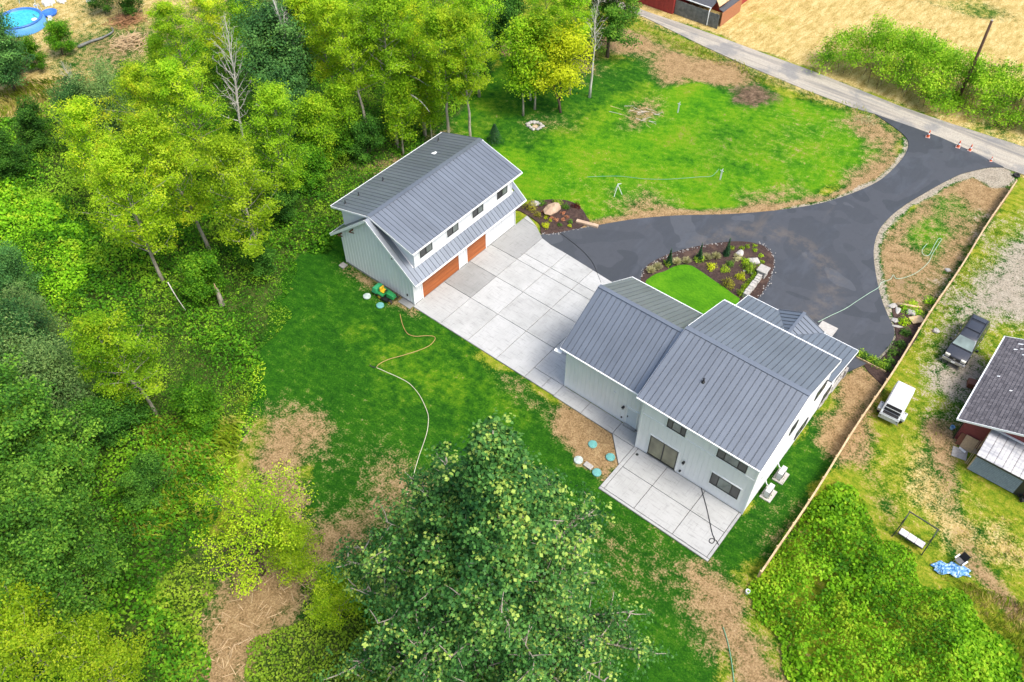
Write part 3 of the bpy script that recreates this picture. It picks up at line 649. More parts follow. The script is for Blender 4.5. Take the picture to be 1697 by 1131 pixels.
# entry gable on the porch
for sgn in (-1, 1):
    k = 7
    for i in range(k):
        y0 = 14.3+3.2*i/k+.03; y1 = 14.3+3.2*(i+1)/k-.03
        xv = lambda y: 4.65+sgn*2.1*(y-14.3)/3.2*1.0
        zr = 4.10
        zz = lambda y: min(zr, PZ(min(y,17.45))+.05)
        a = [(4.65,y0,zr+.05),(xv(y0),y0,zz(y0)),(xv(y1),y1,zz(y1)),(4.65,y1,zr+.05)]
        if sgn > 0: a = a[::-1]
        mb = MB().poly(a); n = len(mb.v); mb.v += [(x,y,z-.05) for x,y,z in a]; mb.f.append(tuple(reversed(range(n,2*n)))); mb.f += [(j,n+j,n+(j+1)%4,(j+1)%4) for j in range(4)]
        mb.bar((4.65,y1+.03,zr+.075),(xv(y1),y1+.03,zz(y1)+.025),.03,.05)
        part('gable_panel', mb, ROOF, house)
    part('gable_deck', MB().poly([(4.65,14.3,4.08),(4.65,17.5,4.08),(4.65+sgn*2.1,17.5,3.12)][::-sgn]), ROOFD, house)
    mb = MB().bar((4.65,17.53,4.03),(4.65+sgn*2.12,17.53,3.07),.05,.16); part('gable_rake', mb, TRIM, house)
part('gable_ridge_cap', MB().bar((4.65,14.3,4.18),(4.65,17.56,4.18),.26,.03), ROOF, house)
part('gable_face', MB().poly([(2.7,17.46,3.0),(6.6,17.46,3.0),(4.65,17.46,3.9)][::-1]), TRIM, house)
# eaves, rakes, gutters
def gutter(par, a, b): part('gutter', MB().bar(a, b, .11, .10), TRIM, par)
gutter(house, (-.35,EY0-.06,EZ0-.06), (9.62,EY0-.06,EZ0-.06)); gutter(house, (-.35,EY1+.06,EZ1-.02), (9.62,EY1+.06,EZ1-.02)); gutter(house, (-8.25,WY0-.06,WZ0-.06), (-.06,WY0-.06,WZ0-.06)); gutter(house, (-8.25,WY1+.06,WZ1-.05), (-.06,WY1+.06,WZ1-.05)); gutter(house, (-.3,17.46,3.06), (9.75,17.46,3.06))
for x in (-.37, 9.64):
    part('rake_board', MB().bar((x,EY0,EZ0-.10),(x,RY,RZ-.12),.05,.2).bar((x,EY1,EZ1-.10),(x,RY,RZ-.12),.05,.2), TRIM, house)
part('rake_board', MB().bar((-8.27,WY0,WZ0-.1),(-8.27,WRY,WRZ-.14),.05,.2).bar((-8.27,WY1,WZ1-.1),(-8.27,WRY,WRZ-.14),.05,.2), TRIM, house)
part('rake_board', MB().bar((9.77,17.4,3.05),(9.77,11.3,PZ(11.3)-.08),.05,.18), TRIM, house); part('rake_board', MB().bar((-.32,17.4,3.05),(-.32,11.3,PZ(11.3)-.08),.05,.18), TRIM, house)
# soffits
part('soffit', MB().quad((-.3,EY0,EZ0-.11),(9.58,EY0,EZ0-.11),(9.58,.06,EZ0+.06),(-.3,.06,EZ0+.06)), TRIM, house)
# siding
zr_main = lambda y: 6.40+(8.72-6.40)*(1-abs(y-RY)/RY if y < RY else 1-(y-RY)/(11.3-RY))
boards(house, '-y', .03, .02, HX-.02, .12, lambda u: 4.40, .394, False)
n = 5
for i in range(n): 
    a, b = .10+(HX-.2)/n*i, .10+(HX-.2)/n*(i+1); part('upper_panel', MB().box(a+.012, b-.012, .0, .03, 4.58, 6.5), SIDE, house)
part('band_board', MB().box(-.02, HX+.02, -.035, .035, 4.40, 4.58), TRIM, house)
part('corner_board', MB().box(-.03, .10, -.03, .05, 0.06, 6.5), TRIM, house); part('corner_board', MB().box(HX-.10, HX+.03, -.032, .05, .06, 6.5), TRIM, house)
boards(house, '+x', HX-.03, .06, 11.3, .12, zr_main, .42, False)
boards(house, '+x', HX-.03, 11.32, 14.8, .9, lambda u: 3.5, .42, False)
boards(house, '-y', 1.36, -7.9, -.05, .12, lambda u: 5.2, .394, False)
part('corner_board', MB().box(-7.97, -7.84, 1.30, 1.40, .06, 5.2), TRIM, house)
part('downspout', MB().tube([(-.1,1.22,5.0),(-.1,1.22,.1)], .04, 6), TRIM, house)
boards(house, '-x', -7.92, 1.36, 10.1, .12, lambda y: 5.2+(8.0-5.2)*(1-abs(y-5.65)/4.35), .42, False)
# openings
G_ = GLASS2
window(house, '-y', .0, 2.17, 3.72, 4.72, 5.76, (.27,.74), [GLASS2,GLASS,GLASS2], label='upper three-light window above the patio door')
window(house, '-y', .0, 6.30, 8.64, 4.76, 5.76, (.25,.72), [GLASS2,GLASS,GLASS2], label='upper wide three-light window')
window(house, '-y', .0, 6.40, 8.74, 1.40, 2.76, (.25,.72), [GLASS2,GLASS,GLASS2], label='lower wide three-light window')
window(house, '-y', .0, 1.12, 3.58, .30, 2.66, (.5,), [GLASS3,GLASS3], name='patio_door', label='black framed sliding patio door')
d = part('rear_door', MB().box(-1.80, -.90, 1.27, 1.33, .30, 2.20), plain('pale_blue_door', (.60,.66,.70), .4, var=.04), house)
part('door_casing', MB().box(-1.90,-1.803,1.26,1.335,.28,2.30).box(-.897,-.80,1.26,1.335,.28,2.30).box(-1.803,-.897,1.26,1.335,2.203,2.30), TRIM, d)
part('handle', MB().box(-1.74,-1.68,1.22,1.27,1.15,1.32), BLACK, d); part('threshold', MB().box(-1.9,-.8,1.05,1.27,.08,.29), CONCD, d)
plain('pale_vent', (.75,.76,.76), .4)
part('patio_step', MB().box(1.05,3.65,-.06,0,.08,.29), CONCD, house)
sconce(house, '-y', 1.33, -2.18, 2.05); sconce(house, '-y', 0, 4.17, 1.9)
part('dryer_vent', fbox(MB(), '-y', 1.33, -3.25,-3.05,2.95,3.15,.03,.12), MATS['pale_vent'], house)
for u, z, p in ((-2.25,.62,1.33),(4.0,.5,0),(4.05,.62,0)): part('outlet_cover', fbox(MB(), '-y', p, u-.06,u+.06,z-.08,z+.08,.02,.07), BLACK, house)
for y0, y1, z0, z1 in ((7.7,9.6,1.0,2.0),(9.0,10.7,4.7,5.6),(12.4,13.8,1.0,2.0),(4.9,5.9,4.7,5.6)): window(house, '+x', HX, y0, y1, z0, z1, (.5,), trim=False)
part('side_vent', fbox(MB(), '+x', HX, 1.6,1.8,3.0,3.2,.03,.12), MATS['pale_vent'], house)
# roof pipe
zp = EZ0+(2.7-EY0)*(RZ-EZ0)/(RY-EY0)
part('vent_pipe', MB().lathe([(.17,zp-.05),(.12,zp+.08),(.07,zp+.12),(.07,zp+.42),(.05,zp+.43)], 10, (3.0,2.7)), BLACK, house)
# porch
part('porch_floor', MB().box(0, 9.6, 14.8, 17.25, -.02, .2), CONCW, house)
for x in (.1, 2.75, 6.55, 9.4):
    pp = part('porch_post', MB().box(x-.1, x+.1, 17.0, 17.2, .2, 3.0), WOOD_B, house); part('post_base', MB().box(x-.28, x+.28, 16.82, 17.38, .0, .95), STONE_G, pp)
part('porch_beam', MB().box(-.2, 9.65, 17.02, 17.2, 2.86, 3.05), WOOD_B, house)
mb = MB()
for i in range(90):
    y = 12.6+random.random()*4.7; z = .05+random.random()*.8; s = .08+random.random()*.1
    mb.box(HX-.01, HX+.06+random.random()*.06, y-s*1.3, y+s*1.3, z-s*.6, z+s*.6)
mb.box(HX-.02, HX+.03, 12.5, 17.35, 0, .9)
sk = part('stone_skirt', mb, STONE_W, house); sk['kind'] = 'stuff'
part('front_door', MB().box(4.1, 5.2, 14.8, 14.86, .2, 2.3), BLACK, house)
window(house, '+y', 14.8, .8, 2.6, .9, 2.3, (.5,)); window(house, '+y', 14.8, 6.6, 8.6, .9, 2.3, (.5,))
part('downspout_arm', MB().bar((-8.15,.9,4.55),(-8.75,.75,4.62),.3,.06), TRIM, house)

# ------------------------------------------------------------------ detached garage
GX0, GX1, GY0, GY1 = -33.15, -24.13, .22, 14.57
gar = place('detached_garage', 'white two-storey garage with two wood doors and a shed dormer of four windows', 'garage', (GX1, GY0, 0))
GRX, GRZ = -28.65, 7.95
steep = .83
zs = lambda x: GRZ-.12-abs(x-GRX)*steep          # underside of the steep roof
part('wall', prism_y(GY0+.03, GY1-.03, [(GX0+.03,0),(GX1-.03,0),(GX1-.03,zs(GX1)-.05),(GRX,GRZ-.2),(GX0+.03,zs(GX0)-.05)]), SIDE, gar)
# dormers: wall boxes in from the gable ends
DY0, DY1 = .78, 14.05
part('dormer_wall', prism_y(DY0, DY1, [(GX1-.02,3.9),(GX1-.02,6.42),(GRX,7.78),(GRX,5)]), SIDE, gar)
part('dormer_wall', prism_y(DY0, DY1, [(GX0+.02,3.9),(GRX,5),(GRX,7.78),(GX0+.02,6.38)]), SIDE, gar)
def slope_x(par, y0, y1, xa, za, xb, zb, **k):
    L = math.hypot(xb-xa, zb-za)
    if xb < xa: seam_roof(par, (xa,y0,za), (0,1,0), (xb-xa,0,zb-za), y1-y0, L, **k)      # faces +x
    else: seam_roof(par, (xa,y1,za), (0,-1,0), (xb-xa,0,zb-za), y1-y0, L, **k)
slope_x(gar, .18, 14.95, -23.62, 6.55, GRX+.05, GRZ+.06); slope_x(gar, .18, 14.95, -33.72, 6.55, GRX-.05, GRZ+.06)
part('ridge_cap', MB().bar((GRX-.1,.16,GRZ+.09),(GRX-.1,14.97,GRZ+.09),.24,.03).bar((GRX+.1,.16,GRZ+.088),(GRX+.1,14.97,GRZ+.088),.24,.03), ROOF, gar)
xe = -23.2; Ls = math.hypot(GRX-xe, (GRX-xe)*steep); short = (xe-GX1+.12)*math.hypot(1, steep)
sp = lambda i, n: (0, Ls) if i in (0,1,n-1) else (0, short)
ze = GRZ-.06+ (GRX-xe)*steep
slope_x(gar, -.28, 15.1, xe, ze, GRX, GRZ-.06, spans=sp)
xb = -34.1; Lb = math.hypot(GRX-xb, (GRX-xb)*steep); shb = (GX0-xb+.12)*math.hypot(1, steep); zb_ = GRZ-.06-(GRX-xb)*steep
slope_x(gar, -.28, 15.1, xb, zb_, GRX, GRZ-.06, spans=lambda i, n: (0, Lb) if i in (0,n-1,n-2) else (0, shb))
for y in (-.30, 15.12):
    part('rake_board', MB().bar((xe,y,ze-.1),(GRX,y,GRZ-.16),.05,.24).bar((xb,y,zb_-.1),(GRX,y,GRZ-.16),.05,.24), TRIM, gar)
for y in (.16, 14.97): part('dormer_rake', MB().bar((-23.62,y,6.46),(GRX,y,GRZ-.03),.05,.18).bar((-33.72,y,6.46),(GRX,y,GRZ-.03),.05,.18), TRIM, gar)
gutter(gar, (-23.55,.18,6.49), (-23.55,14.95,6.49)); gutter(gar, (xe+.06,-.28,ze-.05), (xe+.06,15.1,ze-.05)); gutter(gar, (-33.79,.18,6.49), (-33.79,14.95,6.49)); gutter(gar, (xb-.06,-.28,zb_-.05), (xb-.06,15.1,zb_-.05))
part('soffit', MB().quad((xe,-.2,ze-.14),(xe,15.05,ze-.14),(GX1-.05,15.05,ze+.45),(GX1-.05,-.2,ze+.45)), TRIM, gar)
part('downspout', MB().tube([(GX1+.08,13.98,6.3),(GX1+.08,13.98,4.3)], .045, 6), TRIM, gar)
part('downspout', MB().tube([(GX1+.08,14.5,3.4),(GX1+.08,14.5,.1)], .045, 6), TRIM, gar)
boards(gar, '-y', GY0+.03, GX0, GX1, .15, lambda x: zs(x)-.1, .41, True)
DOORS = ((1.35, 6.22, 2.20), (7.42, 10.1, 2.20))
boards(gar, '+x', GX1-.03, GY0, GY1, .1, lambda u: 3.55, .4, True, skip=((1.25,6.3,2.35),(7.35,10.2,2.35)))
part('corner_board', MB().box(GX1-.1, GX1+.025, GY0-.025, GY0+.1, .06, 3.5), TRIM, gar); part('corner_board', MB().box(GX1-.1, GX1+.025, GY1-.1, GY1+.025, .06, 3.5), TRIM, gar); part('corner_board', MB().box(GX0-.02, GX0+.1, GY0-.025, GY0+.1, .06, 3.6), TRIM, gar)
part('foundation', MB().box(GX0-.02, GX1+.02, GY0-.02, GY1+.02, -.05, .12), CONCD, gar)
for a, b, h in DOORS:
    dr = part('garage_door', MB().box(GX1-.02, GX1+.0, a, b, .09, h), plain('door_back', (.12,.04,.015), .7) if 'door_back' not in MATS else MATS['door_back'], gar)
    k = 12; dz = (h-.1)/k
    me = MB().box(0, .035, 0, b-a, .011, dz-.011).mesh('door_plank')
    for i in range(k): partm('door_plank', me, WOODD, dr, Matrix.Translation((GX1+.0, a, .1+dz*i)))
    part('door_casing', MB().box(GX1-.02,GX1+.06,a-.12,a-.003,.08,h+.12).box(GX1-.02,GX1+.06,b+.003,b+.12,.08,h+.12).box(GX1-.02,GX1+.06,a-.003,b+.003,h+.003,h+.12), TRIM, dr)
for y0, y1 in ((1.46,3.05),(4.98,6.48),(8.40,9.92),(11.88,13.40)):
    window(gar, '+x', GX1-.02, y0, y1, 4.88, 5.95, (.5,), [GLASS2, GLASS])
for x, z in ((-33.0,3.75),(-31.2,5.15),(-25.9,5.0)):
    part('bracket', MB().bar((x,GY0,z),(x,-.26,z),.1,.1).bar((x,GY0,z-.45),(x,-.2,z-.05),.08,.08), WOOD_B, gar)
zb2 = lambda x: 6.55+(x+33.72)*(GRZ+.06-6.55)/(GRX+33.72)
for x, y in ((-32.6,.95),(-32.5,2.5),(-32.3,5.4),(-32.7,13.3)):
    z = zb2(x); part('vent_pipe', MB().lathe([(.15,z-.03),(.1,z+.06),(.05,z+.1),(.05,z+.4),(.03,z+.41)], 8, (x,y)), BLACK, gar)
part('roof_patch', MB().prism([(-31.4,10.9),(-31.0,11.0),(-30.9,11.35),(-31.25,11.4)], 0, .02), TRIM, gar).matrix_basis = Matrix.Translation((0,0,zb2(-31.15)+.055)) 
part('hose_bib', MB().box(-25.0,-24.9,GY0-.08,GY0,.7,.95), BLACK, gar)
tag(build('concrete_pad', MB().prism([(-25.6,-.45),(-24.15,-.45),(-24.15,.18),(-25.6,.18)], -.03, .06), CONCD), 'small concrete pad at the front corner of the garage', 'pad')
tag(build('splash_block', MB().box(-.3,.3,-.3,.3,0,.1).box(-.3,-.24,-.3,.3,.1,.14).box(.24,.3,-.3,.3,.1,.14), STONE_G, None, (-33.0,-.35,0)), 'grey splash block at the rear corner of the garage', 'block')

# ------------------------------------------------------------------ trees
def make_tree(seed, H, Rc, cb=.3, nb=34, sub=3, lpc=110, ls=.2, cr=.75, tr=.2, lean=(0,0), prof=None, rise=.55, bend=.5, flat=.65, droop=0., tipt=None, upn=.8, tmul=1., multi=1, subL=0., spread=.9):
    """trunk with limbs (tubes) and leaf positions clustered on the limbs' twigs"""
    g = np.random.default_rng(seed); mb = MB(); P = []; T = []; Nn = []; Sz = []
    prof = prof or (lambda t: math.sin(math.pi*min(1, .18+.82*t))**.7)
    for mt in range(multi):
        off = np.array([0,0]) if multi == 1 else g.normal(size=2)*.25
        ln = np.array(lean) + (0 if multi == 1 else g.normal(size=2)*.12*H)
        pts = []; m = 9
        wv = np.cumsum(g.normal(size=(m+1,2))*.016*H, 0); wv -= wv[0]
        for i in range(m+1):
            t = i/m; pts.append((off[0]+ln[0]*t**1.3+wv[i,0]*t, off[1]+ln[1]*t**1.3+wv[i,1]*t, H*t*.97-.3*(i == 0)))
        rad = [tr*(1-.92*(i/m)**.9)*(1.25 if i == 0 else 1) for i in range(m+1)]; mb.tube(pts, rad, 8)
        pa = np.array(pts)
        def at(t):
            x = min(max(t, 0), .999)*m; i = int(x); return pa[i]+(pa[i+1]-pa[i])*(x-i)
        az = g.random()*6.28
        for b in range(nb//multi):
            t = cb+(1-cb)*((b+g.random()*.9)/(nb//multi))*.98; s = at(t); az += 2.4+g.normal()*.35
            tt = (t-cb)/(1-cb); L = Rc*prof(tt)*g.uniform(.72, 1.14)
            el = rise+.5*tt+g.normal()*.12
            d = np.array([math.cos(az)*math.cos(el), math.sin(az)*math.cos(el), math.sin(el)])
            bp = [s]; q = s.copy(); dd = d.copy(); k = 4
            for i in range(k):
                dd = unit(dd+np.array([0,0,(bend-droop)*.18])+g.normal(size=3)*.10); q = q+dd*L/k; bp.append(q.copy())
            r0 = max(.018, tr*(1-t*.85)*.42); mb.tube(bp, [r0*(1-.8*i/k) for i in range(k+1)], 5, False)
            ns = int(sub+subL*L)
            for sbi in range(ns+1):
                f = .3+.7*(sbi+g.random()*.7)/(ns+.7); f = min(f, 1.); x = f*k; i = min(int(x), k-1); c0 = bp[i]+(bp[i+1]-bp[i])*(x-i)
                sd_ = unit(g.normal(size=3)*np.array([1,1,.5])+dd*.6); L2 = min(L, 5.5)*.34*g.uniform(.5, 1.1)*(1.15-f*.5)
                c1 = c0+sd_*L2+np.array([0,0,.06*L2]); mid = (c0+c1)/2+g.normal(size=3)*.05*L2
                mb.tube([c0, mid, c1], [r0*.4, r0*.28, r0*.12], 4, False)
                ct = g.normal()*.16+.46
                for cc, wgt in ((c1, 1.), (mid, .42), (c0, .16)):
                    nl = int(lpc*wgt*g.uniform(.6, 1.3)*tmul)
                    if nl < 1: continue
                    off3 = np.clip(g.normal(size=(nl,3)), -1.7, 1.7)*cr*spread*np.array([1,1,flat]); off3[:,2] -= droop*np.abs(g.normal(size=nl))*cr
                    pp = cc+off3; P.append(pp); T.append(np.full(nl, ct)+g.normal(size=nl)*.16); Sz.append(ls*g.uniform(.65, 1.25, nl))
                    out = unit(pp-np.array([s[0], s[1], pp[:,2].mean()-1.0])); Nn.append(np.array([0,0,upn])+out*.45+g.normal(size=(nl,3))*.55)
            if tipt is not None:     # young leaves at the tips of the shoots
                nl = tipt; tip = bp[-1]
                for e in range(2):
                    cc = tip+g.normal(size=3)*cr*1.1; a = g.random(nl)*6.28; rr = ls*g.uniform(.3, 1.6, nl)
                    P.append(cc+np.stack([np.cos(a)*rr, np.sin(a)*rr, g.normal(size=nl)*.08+.15], 1)); T.append(np.full(nl, .98)+g.normal(size=nl)*.05-.4*(g.random() < .45))
                    Sz.append(ls*g.uniform(.7, 1.2, nl)); Nn.append(np.array([0,0,1.])+np.stack([np.cos(a), np.sin(a), a*0], 1)*.4+g.normal(size=(nl,3))*.2)
    if not P: return mb, None
    return mb, (np.concatenate(P), np.concatenate(Nn), np.concatenate(Sz), np.concatenate(T))

SPEC = {}
def spec(key, lmat, bmat, asp=.62, name='crown', **k):
    mb, lf = make_tree(**k)
    tm = mb.mesh('trunk', True); tm.materials.append(bmat)
    lm = leaf_mesh(name, lf[0], lf[1], lf[2], lf[3], asp, mat=lmat) if lf is not None else None
    SPEC[key] = (tm, lm, k['H'])
al = dict(cb=.26, nb=46, sub=3, lpc=74, ls=.19, cr=.46, tr=.2, rise=.5, flat=.55, spread=.78)
spec('alder1', L_ALDER, BARK, seed=1, H=16, Rc=4.6, **al); spec('alder2', L_ALDER, BARK, seed=2, H=16, Rc=4.3, lean=(.8,.4), **al); spec('alder3', L_GREEN, BARK, seed=3, H=16, Rc=4.4, lean=(-.6,.7), **al)
spec('tallalder', L_ALDER, BARK, seed=4, H=17, Rc=3.6, **{**al, 'cb': .42, 'nb': 42}); spec('tallgreen', L_GREEN, BARK, seed=5, H=17, Rc=3.7, **{**al, 'cb': .40, 'nb': 42})
rnd = lambda t: math.sqrt(max(.05, 1-(t*1.25-.45)**2))
spec('maple1', L_MAPLE, BARKD, seed=6, H=13, Rc=4.4, cb=.16, nb=60, sub=4, lpc=84, ls=.23, cr=.52, tr=.24, rise=.35, prof=rnd, flat=.5)
spec('maple2', L_DARK, BARKD, seed=8, H=12, Rc=3.8, cb=.12, nb=56, sub=4, lpc=84, ls=.22, cr=.52, tr=.2, rise=.4, prof=rnd, flat=.55)
spec('willow', L_WILLOW, BARKD, seed=9, H=8, Rc=3.2, cb=.1, nb=44, sub=3, lpc=70, ls=.2, cr=.5, tr=.13, rise=.8, prof=rnd, multi=3, asp=.35)
spec('dead1', None, BARKW, seed=11, H=16, Rc=3.4, cb=.3, nb=40, sub=4, lpc=0, tr=.2, rise=.75); spec('dead2', None, BARKW, seed=12, H=17, Rc=2.8, cb=.45, nb=34, sub=4, lpc=0, tr=.22, rise=.9)
spec('young', L_GREEN, BARK, seed=13, H=9, Rc=2.3, cb=.25, nb=30, sub=3, lpc=52, ls=.2, cr=.5, tr=.11, rise=.6)
spec('cherry', L_YELLOW, BARKD, seed=14, H=7, Rc=2.9, cb=.26, nb=40, sub=3, lpc=46, ls=.21, cr=.42, tr=.11, rise=.5, prof=rnd, multi=2)
spec('goldleaner', L_GOLD, BARKD, seed=15, H=6.6, Rc=4.6, cb=.2, nb=33, sub=4, lpc=30, ls=.15, cr=.34, tr=.22, rise=.35, lean=(-1.6,.8), multi=3, flat=.5)
spec('goldbush', L_GOLD, BARK, seed=16, H=6.5, Rc=3.4, cb=.12, nb=40, sub=3, lpc=56, ls=.17, cr=.36, tr=.1, rise=.7, prof=rnd, multi=3)
spec('bush', L_UNDER, BARKD, seed=17, H=4, Rc=2.3, cb=.08, nb=30, sub=3, lpc=64, ls=.19, cr=.34, tr=.06, rise=.6, prof=rnd, multi=3)
spec('darkbush', L_DBUSH, BARKD, seed=18, H=5, Rc=2.6, cb=.08, nb=34, sub=3, lpc=64, ls=.2, cr=.36, tr=.07, rise=.6, prof=rnd, multi=2)
cone = lambda t: float(np.interp(2.6+t*23.9, [0,2,6,9.5,13.4,18.3,22,25,27], [10,10,8.8,7.4,5.9,3.4,1.6,.7,.25]))
spec('cottonwood', L_COTTON, BARK, seed=24, H=27.5, Rc=1.0, cb=.10, nb=205, sub=3, subL=1.5, lpc=56, ls=.2, cr=.37, tr=.42, rise=.13, prof=cone, flat=.8, droop=.25, tipt=8, upn=.45, asp=.8, lean=(.7,.5))
def tree(key, xy, label, name, cat='tree', H=None, rz=None, sx=1., group=None, crown='crown'):
    tm, lm, H0 = SPEC[key]; t = thing(name, label, cat, (xy[0], xy[1], 0), rz if rz is not None else random.random()*6.28, group)
    s = (H or H0)/H0; t.scale = (s*sx, s*sx, s)
    link('trunk', tm, None, t)
    if lm: link(crown, lm, None, t)
    return t
GW = 'trees of the wood beside the lawn'; GB = 'alders behind the garage'; GY = 'trees on the front lawn'
tree('cottonwood', (2.06, -19.83), 'huge dark green cottonwood with pale shoot tips, in front of everything at the bottom', 'cottonwood_tree', rz=0)
for k, xy, nm, lb, H, grp in [
  ('alder1', (-37.47, -5.99), 'alder_tree', 'yellow-green alder on the lawn edge, its pale trunk standing beside a broken stump', 15.5, GW),
  ('alder2', (-43.86, -7.41), 'alder_tree', 'broad yellow-green alder in the middle of the left clump', 16, GW),
  ('alder1', (-43.77, -12.74), 'alder_tree', 'alder with a leaning split trunk bared low in the left clump', 15.5, GW),
  ('alder2', (-54.04, -11.02), 'alder_tree', 'yellowest alder, on the left flank of the clump', 14, GW),
  ('alder3', (-42.25, 0.83), 'alder_tree', 'green alder leaning over the dark lawn corner by the garage', 15, GW),
  ('alder3', (-51.28, -0.21), 'alder_tree', 'thin green alder just below the bare grey tree', 15, GW),
  ('alder1', (-55.59, -3.22), 'alder_tree', 'alder with thin yellow top behind the left clump', 14, GW),
  ('alder3', (-31.40, -22.09), 'alder_tree', 'lone round alder with dead twigs on its crown, halfway down the left side', 13, GW),
  ('tallalder', (-44.29, 14.10), 'alder_tree', 'tall yellow alder, second of the row behind the garage from the left', 17, GB),
  ('tallgreen', (-42.37, 16.43), 'alder_tree', 'tall alder with a long bare pale trunk behind the middle of the garage', 17.5, GB),
  ('tallalder', (-41.68, 20.07), 'alder_tree', 'tall yellow-topped alder behind the garage ridge', 17, GB),
  ('tallgreen', (-37.63, 19.73), 'alder_tree', 'tall alder rising from the far back corner of the garage', 16.5, GB),
  ('tallgreen', (-35.32, 20.74), 'alder_tree', 'bright green alder at the right end of the row behind the garage', 16, GB),
  ('tallalder', (-48.74, 14.43), 'alder_tree', 'yellow alder at the left end of the row behind the garage', 16.5, GB),
  ('alder3', (-51.59, 23.57), 'alder_tree', 'green alder at the top edge behind the garage row', 16, GB),
  ('alder1', (-46.91, 28.31), 'alder_tree', 'yellow-green alder at the top edge, behind the ridge end of the garage', 16, GB),
  ('alder3', (-42.16, 29.93), 'alder_tree', 'green alder at the top edge nearest the dirt bank', 14, GB),
  ('young', (-45.37, 11.52), 'young_alder', 'slim young alder under the left end of the garage row', 9, GB),
  ('young', (-40.92, 15.89), 'young_alder', 'slim young alder close behind the garage eave', 9, GB),
  ('young', (-44.86, 7.75), 'young_alder', 'slim young alder between the dark tree and the garage', 9.5, GB),
  ('young', (-40.05, 19.55), 'young_alder', 'slim young alder behind the far end of the garage', 9, GB),
  ('maple2', (-51.04, 10.06), 'dark_tree', 'tall dark blue-green tree standing behind a bare trunk', 14, GW),
  ('maple2', (-48.58, 8.17), 'dark_tree', 'low dark blue-green tree below the tall dark one', 9.5, GW),
  ('dead1', (-53.25, 4.69), 'dead_tree', 'bare grey tree with many upright branches above the left clump', 16.5, GW),
  ('dead2', (-50.87, 10.97), 'dead_tree', 'bare grey tree with a long dark trunk in front of the dark tree', 17.5, GW),
  ('dead1', (-73.11, -1.93), 'dead_tree', 'small bare grey tree among shrubs below the dry field', 8, GW),
  ('maple2', (-66.36, -5.91), 'dark_tree', 'round dark shrubby tree left of the grey willow', 8.5, GW),
  ('willow', (-65.15, -2.08), 'willow_tree', 'grey-green willow at the upper left of the clump', 8.5, GW),
  ('alder3', (-65.94, 7.82), 'alder_tree', 'light green alder left of the bare grey tree, near the top', 13, GW),
  ('alder1', (-67.25, 12.84), 'alder_tree', 'thin light green alder at the top behind the bare grey tree', 12, GW),
  ('alder3', (-61.03, 14.56), 'alder_tree', 'green alder at the top between the two bare grey trees', 14, GW),
  ('young', (-69.85, 6.55), 'young_alder', 'small light green alder at the edge of the dry field', 7.5, GW),
  ('maple1', (-28.29, -31.69), 'maple_tree', 'large round green maple at the left edge', 12.5, GW),
  ('maple1', (-21.65, -33.74), 'maple_tree', 'round dark green maple, lower of the two at the left edge', 11.5, GW),
  ('maple2', (-38.08, -27.52), 'dark_tree', 'dark grey-green tree at the left edge above the maples', 10.5, GW),
  ('willow', (-33.89, -26.35), 'willow_tree', 'dark grey-green willow between the lone alder and the maples', 9.5, GW),
  ('willow', (-42.76, -24.16), 'willow_tree', 'small grey-green willow at the left edge beside the bramble slope', 7.5, GW),
  ('maple2', (-49.82, -22.78), 'dark_tree', 'dark bushy tree at the left edge above the willows', 7.5, GW),
  ('goldleaner', (-14.40, -25.33), 'leaning_gold_tree', 'sprawling golden tree with forked leaning trunks on the bare chip ground', 7, GW),
  ('goldbush', (-19.07, -38.12), 'gold_tree', 'yellow-green bushy tree in the bottom left corner', 7, GW),
  ('goldbush', (-14.87, -36.15), 'gold_tree', 'yellow-green bushy tree at the bottom edge, right of the corner one', 6, GW),
  ('goldbush', (-7.48, -24.09), 'gold_tree', 'small lime-yellow tree half hidden by the cottonwood', 4.6, GW),
  ('goldbush', (-12.26, -23.48), 'gold_tree', 'small golden tree between the leaning one and the rear lawn', 4.8, GW),
  ('young', (-35.66, 30.21), 'birch_tree', 'slender pale-trunked tree left of the bright yellow one', 11, GY),
  ('young', (-35.42, 32.05), 'birch_tree', 'slender pale-trunked tree just behind the bright yellow one', 11.5, GY),
  ('dead1', (-37.00, 33.19), 'dead_tree', 'bare twisted grey tree among the slender trees on the lawn', 9.5, GY),
  ('tallgreen', (-34.19, 37.19), 'alder_tree', 'tall sparse green tree right behind the yellow one', 13, GY),
  ('dead2', (-31.97, 38.15), 'dead_tree', 'bare grey tree at the right of the lawn group', 13, GY),
  ('maple1', (-35.61, 47.03), 'oak_tree', 'dark spreading tree whose limb overhangs the gravel road', 12, GY),
  ('tallgreen', (-38.46, 37.74), 'alder_tree', 'green tree at the top edge behind the lawn group', 12.5, GY),
  ('cherry', (-32.63, 33.80), 'yellow_tree', 'bright yellow small tree on the front lawn', 8.6, GY),
  ('maple2', (-84.92, -4.56), 'dark_tree', 'dark tree in the top left corner overhanging the pool', 11, 'trees by the pool'),
  ]:
    tree(k, xy, lb, nm, H=H, group=grp)
